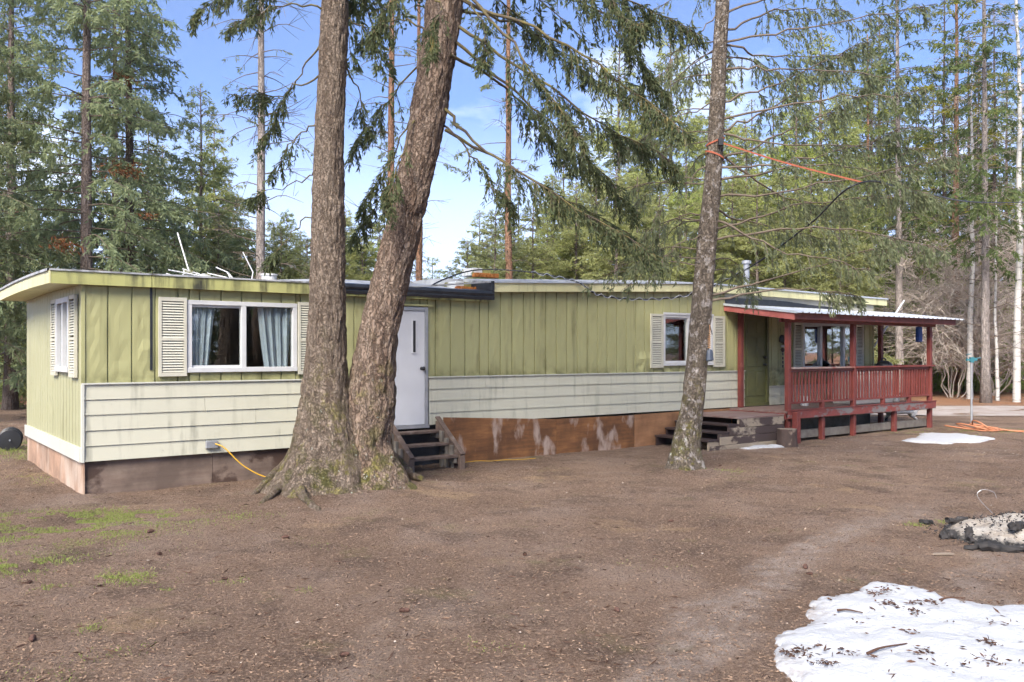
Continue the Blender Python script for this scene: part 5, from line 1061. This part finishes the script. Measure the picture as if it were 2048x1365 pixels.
def snow(name, poly, h, step, label, edge=.3, seed=1, tilt=0.):
    poly = np.array(poly); x = np.arange(poly[:, 0].min()-.1, poly[:, 0].max()+.1, step); y = np.arange(poly[:, 1].min()-.1, poly[:, 1].max()+.1, step); X, Y = np.meshgrid(x, y)
    sd_ = poly_sd(X, Y, poly)+.16*min(1, edge/.3)*(fbm(X*3.2, Y*3.2, 6, seed)-.46)*2+.05*min(1, edge/.3)*(vnoise(X*22, Y*22, seed+31)-.5)
    H = ground_h(X, Y)-.03+np.where(sd_ > 0, h*np.clip(sd_/edge, 0, 1)**.55*(.55+.9*fbm(X*1.6, Y*1.6, 4, seed+3))+.035, sd_*.5)+np.where(sd_ > 0, .02*(fbm(X*9, Y*9, 3, seed+8)-.4), 0)
    nx_ = len(x); k_ = (np.arange(len(y)-1)[:, None]*nx_+np.arange(nx_-1)[None, :]).ravel(); Q = np.stack([k_, k_+1, k_+nx_+1, k_+nx_], 1)
    keep = (sd_.ravel()[Q] > -.03).any(1); Q = Q[keep]; V = np.stack([X.ravel(), Y.ravel(), H.ravel()], 1); used = np.unique(Q); mp = np.full(len(V), -1); mp[used] = np.arange(len(used))
    me_ = np_mesh(name, V[used], mp[Q], None, M['snow'], True); ra = me_.attributes.new('rim', 'FLOAT', 'POINT'); ra.data.foreach_set('value', np.clip(1-sd_.ravel()[used]/(.16 if h > .08 else .08), 0, 1).astype(np.float32)); o_ = tag(obj(name, me_), label, 'snow', kind='stuff')
    def hz_(px, py):
        i_ = int(np.clip(round((py-y[0])/step), 0, len(y)-1)); j_ = int(np.clip(round((px-x[0])/step), 0, nx_-1)); return H[i_, j_], sd_[i_, j_]
    return o_, hz_
poly = [(1.50, 4.95), (1.58, 5.35), (1.85, 5.62), (2.05, 5.85), (2.12, 6.25), (2.5, 6.45), (2.75, 6.62), (3.0, 6.55), (3.25, 6.25), (3.6, 6.1), (4.2, 6.0), (4.9, 5.6), (5.0, 4.6), (4.4, 3.9), (3.2, 3.7), (2.1, 4.0), (1.62, 4.45)]
_, SH = snow('snow_bank', poly, .10, .026, 'large melting snow bank strewn with debris in the lower right', .5, 3)
snow('snow_patch', [(7.75, 17.4), (8.4, 18.0), (8.9, 18.9), (9.6, 18.7), (9.9, 17.9), (9.3, 17.2), (8.4, 16.9)], .05, .07, 'thin snow patch on the dirt right of the porch', .3, 9)
snow('snow_patch', [(4.25, 16.15), (4.6, 16.5), (5.05, 16.75), (5.2, 16.5), (4.9, 16.2), (4.5, 16.0)], .04, .04, 'little snow patch at the foot of the stair side', .15, 14)
# debris on the snow: clumps of bark and needles
M['debris'] = leafmat('bark_debris', (.05, .034, .028), (.08, .047, .036), (.13, .075, .052), .0)
DV = []; 
def sticks(c, n, r, L, Wd, DV, flat=.2):
    p = c+rs.normal(size=(n, 3))*np.array([r, r, .006]); d = rs.normal(size=(n, 3))*np.array([1, 1, flat]); V, _ = sprays(rs, p, d, L*rs.uniform(.5, 1.5, n), Wd*rs.uniform(.6, 1.4, n)); DV.append(V)
for k_ in range(210):
    x, y = rs.uniform(1.5, 4.8), rs.uniform(3.9, 6.6); z, s_ = SH(x, y)
    if s_ < .06: continue
    big = rs.rand() < .35; sticks(np.array([x, y, z+.012]), rs.randint(14, 40) if big else rs.randint(1, 5), .035 if big else .018, .036 if big else .045, .0055 if big else .006, DV)
DV = np.vstack(DV); tag(obj('snow_debris', np_mesh('snow_debris', DV, np.arange(len(DV)).reshape(-1, 4), None, M['debris'])), 'dark bark and needle bits scattered over the snow bank', 'debris', kind='stuff')
for k_, (x, y, L_, a, lb) in enumerate(((1775, 1330, .34, .5, 'thin dark stick lying across the snow bank'), (1700, 1245, .16, -.4, 'short twig on the upper left of the snow bank'), (1905, 1225, .2, .2, 'short twig near the top of the snow bank'))):
    g = gp(x, y); z, _ = SH(g[0], g[1]); P = [(-L_/2, 0, .012), (-L_*.1, .012, .02), (L_/2, 0, .014)]
    o_ = MB().tube(smooth_path(P, 8), np.linspace(.009, .004, 8), 5).build('stick', M['debris'], loc=(g[0], g[1], z), rz=a); tag(o_, lb, 'stick')
# ash heap
m, t, b, o = newmat('ash_and_char'); v = coords(t, 'world'); hgt = N(t, 'ShaderNodeAttribute', attribute_name='ash'); col = mixc(t, ramp(t, noise(t, v, 5, 6, .7), .4, .62), (.40, .34, .28), (.50, .46, .41))
f1 = N(t, 'ShaderNodeMath', {0: hgt.outputs['Fac'], 1: mul(t, noise(t, v, 6, 7, .7), .9)}, operation='ADD').outputs[0]
col = mixc(t, ramp(t, f1, .58, .74, 1, 0), col, (.022, .021, .022)); col = mixc(t, mul(t, ramp(t, noise(t, v, 24, 5, .7), .6, .68), .8), col, (.04, .038, .036)); t.links.new(col, b.inputs['Base Color']); b.inputs['Roughness'].default_value = .95; bump(t, b, noise(t, v, 35, 6, .75), .9, .04); M['ash'] = m
ac = np.array([5.55, 8.45]); x = np.arange(3.9, 7.2, .03); y = np.arange(7.4, 9.9, .03); X, Y = np.meshgrid(x, y); q = ((X-ac[0])/1.35)**2+((Y-ac[1])/.80)**2+.5*(fbm(X*2.3, Y*2.3, 4, 2)-.45)
H = ground_h(X, Y)-.03+.22*np.clip(1-q, 0, 1)**.8*(.7+.6*fbm(X*3, Y*3, 3, 8))+.06*(fbm(X*11, Y*11, 3, 4)-.4)*(q < 1); ash_v = np.clip(1.08-q*1.05+.35*(fbm(X*1.3+4, Y*2.6, 3, 12)-.45), 0, 1)
nx_ = len(x); k_ = (np.arange(len(y)-1)[:, None]*nx_+np.arange(nx_-1)[None, :]).ravel(); Q = np.stack([k_, k_+1, k_+nx_+1, k_+nx_], 1); Q = Q[(q.ravel()[Q] < 1.0).any(1)]
me = np_mesh('ash_heap', np.stack([X.ravel(), Y.ravel(), H.ravel()], 1), Q, None, M['ash'], True); at_ = me.attributes.new('ash', 'FLOAT', 'POINT'); at_.data.foreach_set('value', ash_v.ravel().astype(np.float32))
tag(obj('ash_heap', me), 'burn heap of pale ash ringed with charcoal at the right edge', 'ash heap', kind='thing')
M['char'] = simple('charred_wood', (.014, .013, .013), (.035, .03, .028), 12, .8, bmp=.9, bscale=35, stain=(.14, .13, .125), slo=.62, shi=.72, sscale=14)
def char(x, y, L_, r_, a, lb, tilt=0.):
    g = gp(x, y); i_ = int(np.clip(round((g[1]-7.4)/.03), 0, len(globals()['y_'])-1)) if False else 0
    z = gh(g[0], g[1]); qq = ((g[0]-ac[0])/1.35)**2+((g[1]-ac[1])/.80)**2
    if qq < 1: z += .19*(1-qq)**.8
    n = 8; P = np.stack([np.linspace(-L_/2, L_/2, n), .012*rs.normal(size=n), r_*.7+np.linspace(-L_/2, L_/2, n)*tilt+.008*rs.normal(size=n)], 1); V, Q_, T_ = tube_np(P, r_*rs.uniform(.75, 1.15, n), 8); V += rs.normal(size=V.shape)*r_*.17
    o_ = obj('charred_log', np_mesh('charred_log', V, Q_, T_, M['char']), None, (g[0], g[1], z), a); tag(o_, lb, 'charred wood', 'charred wood round the ash heap')
char(2015, 1042, .75, .03, .35, 'long charred log along the top of the ash heap', .05); char(1897, 1078, .12, .045, .2, 'black charred chunk at the left tip of the ash heap'); char(1940, 1083, .18, .032, 1.2, 'upright charred stub in the ash heap', .5); char(1915, 1060, .26, .03, .3, 'thin charred piece on the left slope of the ash heap'); char(1960, 1098, .3, .03, .25, 'charred piece at the front of the ash heap'); char(2010, 1105, .4, .035, -.2, 'charred log at the front right of the ash heap'); char(1853, 1053, .12, .028, .1, 'small charred bit lying left of the ash heap'); char(2040, 1085, .34, .035, .6, 'charred log at the right edge of the photo in the ash heap')
V = []
for k_ in range(1300):
    a = rs.rand()*6.28; rr_ = rs.uniform(.45, 1.12); x0, y0 = ac[0]+1.35*rr_*math.cos(a), ac[1]+.80*rr_*math.sin(a); z = gh(x0, y0)+.20*max(0, 1-rr_**2)**.8+.01; sticks(np.array([x0, y0, z]), 1, .02, .034, .009, V, .6)
V = np.vstack(V); tag(obj('charcoal_bits', np_mesh('charcoal_bits', V, np.arange(len(V)).reshape(-1, 4), None, M['char'])), 'loose charcoal bits round the ash heap', 'charcoal', kind='stuff')
g = gp(1975, 1020, .12); tag(MB().tube(smooth_path([(g[0]+.0, g[1]-.1, .10), (g[0]-.06, g[1], .2), (g[0]-.1, g[1]+.02, .28), (g[0]-.04, g[1]+.02, .33), (g[0]+.06, g[1], .31), (g[0]+.1, g[1], .24)], 26), .0022, 5).build('wire_loop', M['alu']), 'loop of thin wire sticking up from the ash heap', 'wire')
# ground litter and cones
def scatter(n, xr, yr, seed, dens=None):
    r_ = np.random.RandomState(seed); x = r_.uniform(*xr, n); y = yr[0]+(yr[1]-yr[0])*r_.rand(n)**1.6
    x = x*(y/yr[1])*1.0 if False else x; return x, y
M['litter'] = leafmat('needle_litter', (.16, .105, .075), (.23, .155, .11), (.38, .27, .19), .0, 3)
n = 80000; y = 4.3+13*rs.rand(n)**1.9; x = (rs.rand(n)*2-1)*(y*.62+.3); z = ground_h(x, y)+.006
d = rs.normal(size=(n, 3))*np.array([1, 1, .18]); Lk = np.where(rs.rand(n) < .10, .038, .018)*rs.uniform(.5, 1.5, n); V, Q = sprays(rs, np.stack([x, y, z], 1), d, Lk, rs.uniform(.0015, .0045, n))
tag(obj('needle_litter', np_mesh('needle_litter', V, Q, None, M['litter'])), 'fallen needles and bark flakes strewn over the yard', 'litter', kind='stuff')
V = []; n = 2600; y = 4.4+11*rs.rand(n)**1.6; x = (rs.rand(n)*2-1)*(y*.62+.3); V, Q = sprays(rs, np.stack([x, y, ground_h(x, y)+.008], 1), rs.normal(size=(n, 3))*np.array([1, 1, .12]), .05*rs.uniform(.5, 2.2, n), rs.uniform(.0025, .006, n))
tag(obj('dark_litter', np_mesh('dark_litter', V, Q, None, M['debris'])), 'dark twigs and bark scraps scattered over the yard', 'litter', kind='stuff')
M['chip'] = leafmat('pale_chips', (.42, .36, .30), (.36, .28, .21), (.55, .5, .45), .0, 3)
n = 800; y = 5+16*rs.rand(n); x = (rs.rand(n)*2-1)*(y*.6); nearp = rs.rand(n) < .55; x[nearp] = rs.uniform(3, 9, nearp.sum()); y[nearp] = rs.uniform(14, 18.5, nearp.sum()); z = ground_h(x, y)+.008
V, Q = sprays(rs, np.stack([x, y, z], 1), rs.normal(size=(n, 3))*np.array([1, 1, .2]), .026*rs.uniform(.4, 1.4, n), .006*rs.uniform(.5, 1.3, n)); tag(obj('wood_chips', np_mesh('wood_chips', V, Q, None, M['chip'])), 'pale wood chips and leaf bits dotted over the dirt', 'chips', kind='stuff')
# grass
def grass_clump(cx, cy, r_, n, h, V, sx=1.):
    x = cx+rs.normal(size=n)*r_*sx; y = cy+rs.normal(size=n)*r_; keep = fbm(x*4, y*4, 3, 6) > .40; x, y = x[keep], y[keep]; n = len(x)
    p = np.stack([x, y, ground_h(x, y)-.004], 1); d = rs.normal(size=(n, 3))*.8+np.array([0, 0, .7]); v_, _ = sprays(rs, p, d, .62*h*rs.uniform(.5, 1.4, n), .003*rs.uniform(.7, 1.5, n)); V.append(v_)
V = []
for (px_, py_, r_, n, h, sx) in ((150, 1042, .26, 12000, .04, 2.6), (60, 1070, .24, 9000, .04, 2.4), (240, 1030, .2, 4600, .036, 2.4), (15, 1130, .18, 4000, .05, 1.5), (258, 1155, .10, 1200, .045, 1.6), (110, 1100, .3, 900, .03, 2.2), (100, 1175, .06, 200, .045, 1), (232, 1070, .08, 350, .04, 1.6), (480, 1035, .09, 450, .04, 2.2), (330, 1178, .04, 100, .03, 1), (465, 1165, .06, 140, .035, 1.2), (180, 1252, .05, 160, .035, 1), (610, 1183, .04, 90, .03, 1), (240, 1300, .1, 160, .03, 1.4), (970, 1293, .08, 140, .03, 1.5), (1290, 1130, .12, 160, .025, 2), (1450, 945, .12, 420, .04, 2), (1830, 1055, .06, 200, .05, 1.2), (1890, 1048, .06, 160, .05, 1), (60, 960, .3, 500, .06, 1.5), (95, 1355, .12, 180, .03, 1.6), (640, 1090, .1, 130, .025, 2), (1890, 868, .5, 1600, .05, 1.6), (1990, 862, .5, 1200, .05, 1.5), (10, 905, .4, 1600, .12, 1.2), (40, 890, .35, 900, .12, 1), (60, 915, .3, 800, .1, 1)):
    g = gp(px_, py_); grass_clump(g[0], g[1], r_, n, h, V, sx)
V = np.vstack(V); tag(obj('grass', np_mesh('grass', V, np.arange(len(V)).reshape(-1, 4), None, M['grass'])), 'thin tufts of young green grass on the dirt', 'grass', kind='stuff')
# straw on the forest edge
V = []
for (px_, py_, r_, n, h) in ((30, 945, .5, 900, .05), (1950, 790, 2.0, 1800, .10), (2040, 795, 1.5, 900, .1)):
    g = gp(px_, py_); grass_clump(g[0], g[1], r_, n, h, V, 2.)
V = np.vstack(V); M['straw'] = leafmat('dry_straw', (.40, .30, .16), (.33, .24, .13), (.5, .4, .25), .2); tag(obj('dry_grass', np_mesh('dry_grass', V, np.arange(len(V)).reshape(-1, 4), None, M['straw'])), 'dry straw coloured grass along the woods', 'grass', kind='stuff')
# cones
M['cone'] = simple('fir_cone', (.11, .055, .038), (.07, .036, .028), 30, .9)
mb = MB(); mb.tube([(-.045, 0, .018), (-.035, 0, .018), (0, 0, .018), (.035, 0, .018), (.05, 0, .018)], [.006, .018, .023, .016, .003], 9)
for k_ in range(46):
    f_ = rs.rand(); a = k_*2.4; xx = -.04+.085*f_; r_ = .021*(1-abs(f_-.45)**2*2.2); p = np.array([xx, r_*math.cos(a), .018+r_*math.sin(a)]); q = p+np.array([.012, .009*math.cos(a), .009*math.sin(a)]); tn = np.array([0, -math.sin(a), math.cos(a)])*.007; mb.add([p-tn, p+tn, q+tn*.6, q-tn*.6], [(0, 1, 2, 3)])
cone = mb.mesh('fir_cone', M['cone'])
for (px_, py_) in ((318, 1112), (570, 1080), (450, 1160), (60, 1165), (65, 1278), (810, 1225), (1342, 1042), (1611, 1138), (1620, 1150), (1440, 935), (300, 1068), (1235, 1225), (690, 1310), (1050, 1110)):
    g = gp(px_, py_); o_ = obj('fir_cone', cone, None, (g[0], g[1], gh(g[0], g[1])+.002), rs.rand()*6.28); s_ = rs.uniform(.5, .85); o_.scale = (s_,)*3; tag(o_, 'small brown fir cone lying on the bare dirt', 'cone', 'fir cones on the dirt')
g = gp(1883, 1114); tag(MB().prism([(-.1, -.012), (.11, -.02), (.09, .02), (-.05, .03)], 2, .0, .012).build('wood_splinter', M['cutwood'], loc=(g[0], g[1], gh(g[0], g[1])+.006), rz=.1), 'pale flat wood splinter in front of the ash heap', 'splinter')
# dog behind the porch
dp = at(1800, 847, 21.9); dgo = empty('dog', (dp[0], dp[1], gh(dp[0], dp[1])), R(188), 'white and black dog standing behind the porch', 'dog'); dgo.scale = (1.02, 1.0, .56)
sk_ = [((-.34, 0, .54), .115), ((-.15, 0, .53), .13), ((.08, 0, .51), .15), ((.24, 0, .53), .155), ((.36, 0, .60), .11), ((.47, 0, .68), .085), ((.56, 0, .71), .085), ((.66, 0, .68), .05), ((.74, 0, .66), .035),
       ((-.46, 0, .58), .045), ((-.56, 0, .66), .04), ((-.63, 0, .78), .035), ((-.62, 0, .88), .02),
       ((.24, .09, .40), .065), ((.22, .10, .24), .042), ((.24, .10, .08), .034), ((.28, .10, .03), .036), ((.24, -.09, .40), .065), ((.30, -.10, .24), .042), ((.30, -.10, .08), .034), ((.34, -.10, .03), .036),
       ((-.32, .09, .40), .085), ((-.26, .10, .30), .055), ((-.38, .10, .19), .036), ((-.36, .10, .06), .032), ((-.31, .10, .03), .035), ((-.36, -.09, .40), .085), ((-.34, -.10, .29), .055), ((-.48, -.10, .18), .036), ((-.47, -.10, .06), .032), ((-.42, -.10, .03), .035),
       ((.52, .055, .79), .03), ((.50, .075, .86), .012), ((.52, -.055, .79), .03), ((.50, -.075, .86), .012)]
ed = [(0, 1), (1, 2), (2, 3), (3, 4), (4, 5), (5, 6), (6, 7), (7, 8), (0, 9), (9, 10), (10, 11), (11, 12), (3, 13), (13, 14), (14, 15), (15, 16), (3, 17), (17, 18), (18, 19), (19, 20), (0, 21), (21, 22), (22, 23), (23, 24), (24, 25), (0, 26), (26, 27), (27, 28), (28, 29), (29, 30), (6, 31), (31, 32), (6, 33), (33, 34)]
me = bpy.data.meshes.new('body'); me.from_pydata([p for p, _ in sk_], ed, []); bo = obj('body', me, dgo)
bo.modifiers.new('skin', 'SKIN'); sv = me.skin_vertices[0].data
for i_, (_, r_) in enumerate(sk_): sv[i_].radius = (r_, r_)
sv[0].use_root = True; ss = bo.modifiers.new('sub', 'SUBSURF'); ss.levels = ss.render_levels = 2
m, t, b, o = newmat('dog_coat'); v = N(t, 'ShaderNodeTexCoord').outputs['Object']; mp = N(t, 'ShaderNodeMapping', {0: v}); mp.inputs['Location'].default_value = (.35, .2, .1)
col = mixc(t, ramp(t, noise(t, mp.outputs[0], 3.4, 2), .62, .65), (.66, .62, .58), (.02, .018, .018)); fl = N(t, 'ShaderNodeMapping', {0: v}); fl.inputs['Scale'].default_value = (1, 1, .25); col = mixc(t, mul(t, ramp(t, noise(t, fl.outputs[0], 40, 4), .5, .7), .4), col, (.32, .27, .24)); t.links.new(col, b.inputs['Base Color']); b.inputs['Roughness'].default_value = .9; bump(t, b, noise(t, fl.outputs[0], 55, 4), .8, .02); me.materials.append(m)
# ------------------------------------------------------------------ air
hz_ = MB().box(-4700, 4700, -4700, 4700, -1.5, 235).build('haze', None); hz_.data.materials.clear()
m = bpy.data.materials.new('air'); m.use_nodes = True; t = m.node_tree; t.nodes.clear(); o = t.nodes.new('ShaderNodeOutputMaterial'); pv = t.nodes.new('ShaderNodeVolumePrincipled')
pv.inputs['Color'].default_value = (.72, .85, 1, 1); pv.inputs['Density'].default_value = .00022; pv.inputs['Anisotropy'].default_value = .2; t.links.new(pv.outputs[0], o.inputs['Volume'])
hz_.data.materials.append(m); tag(hz_, 'thin bluish haze in the air over the whole place', kind='stuff')
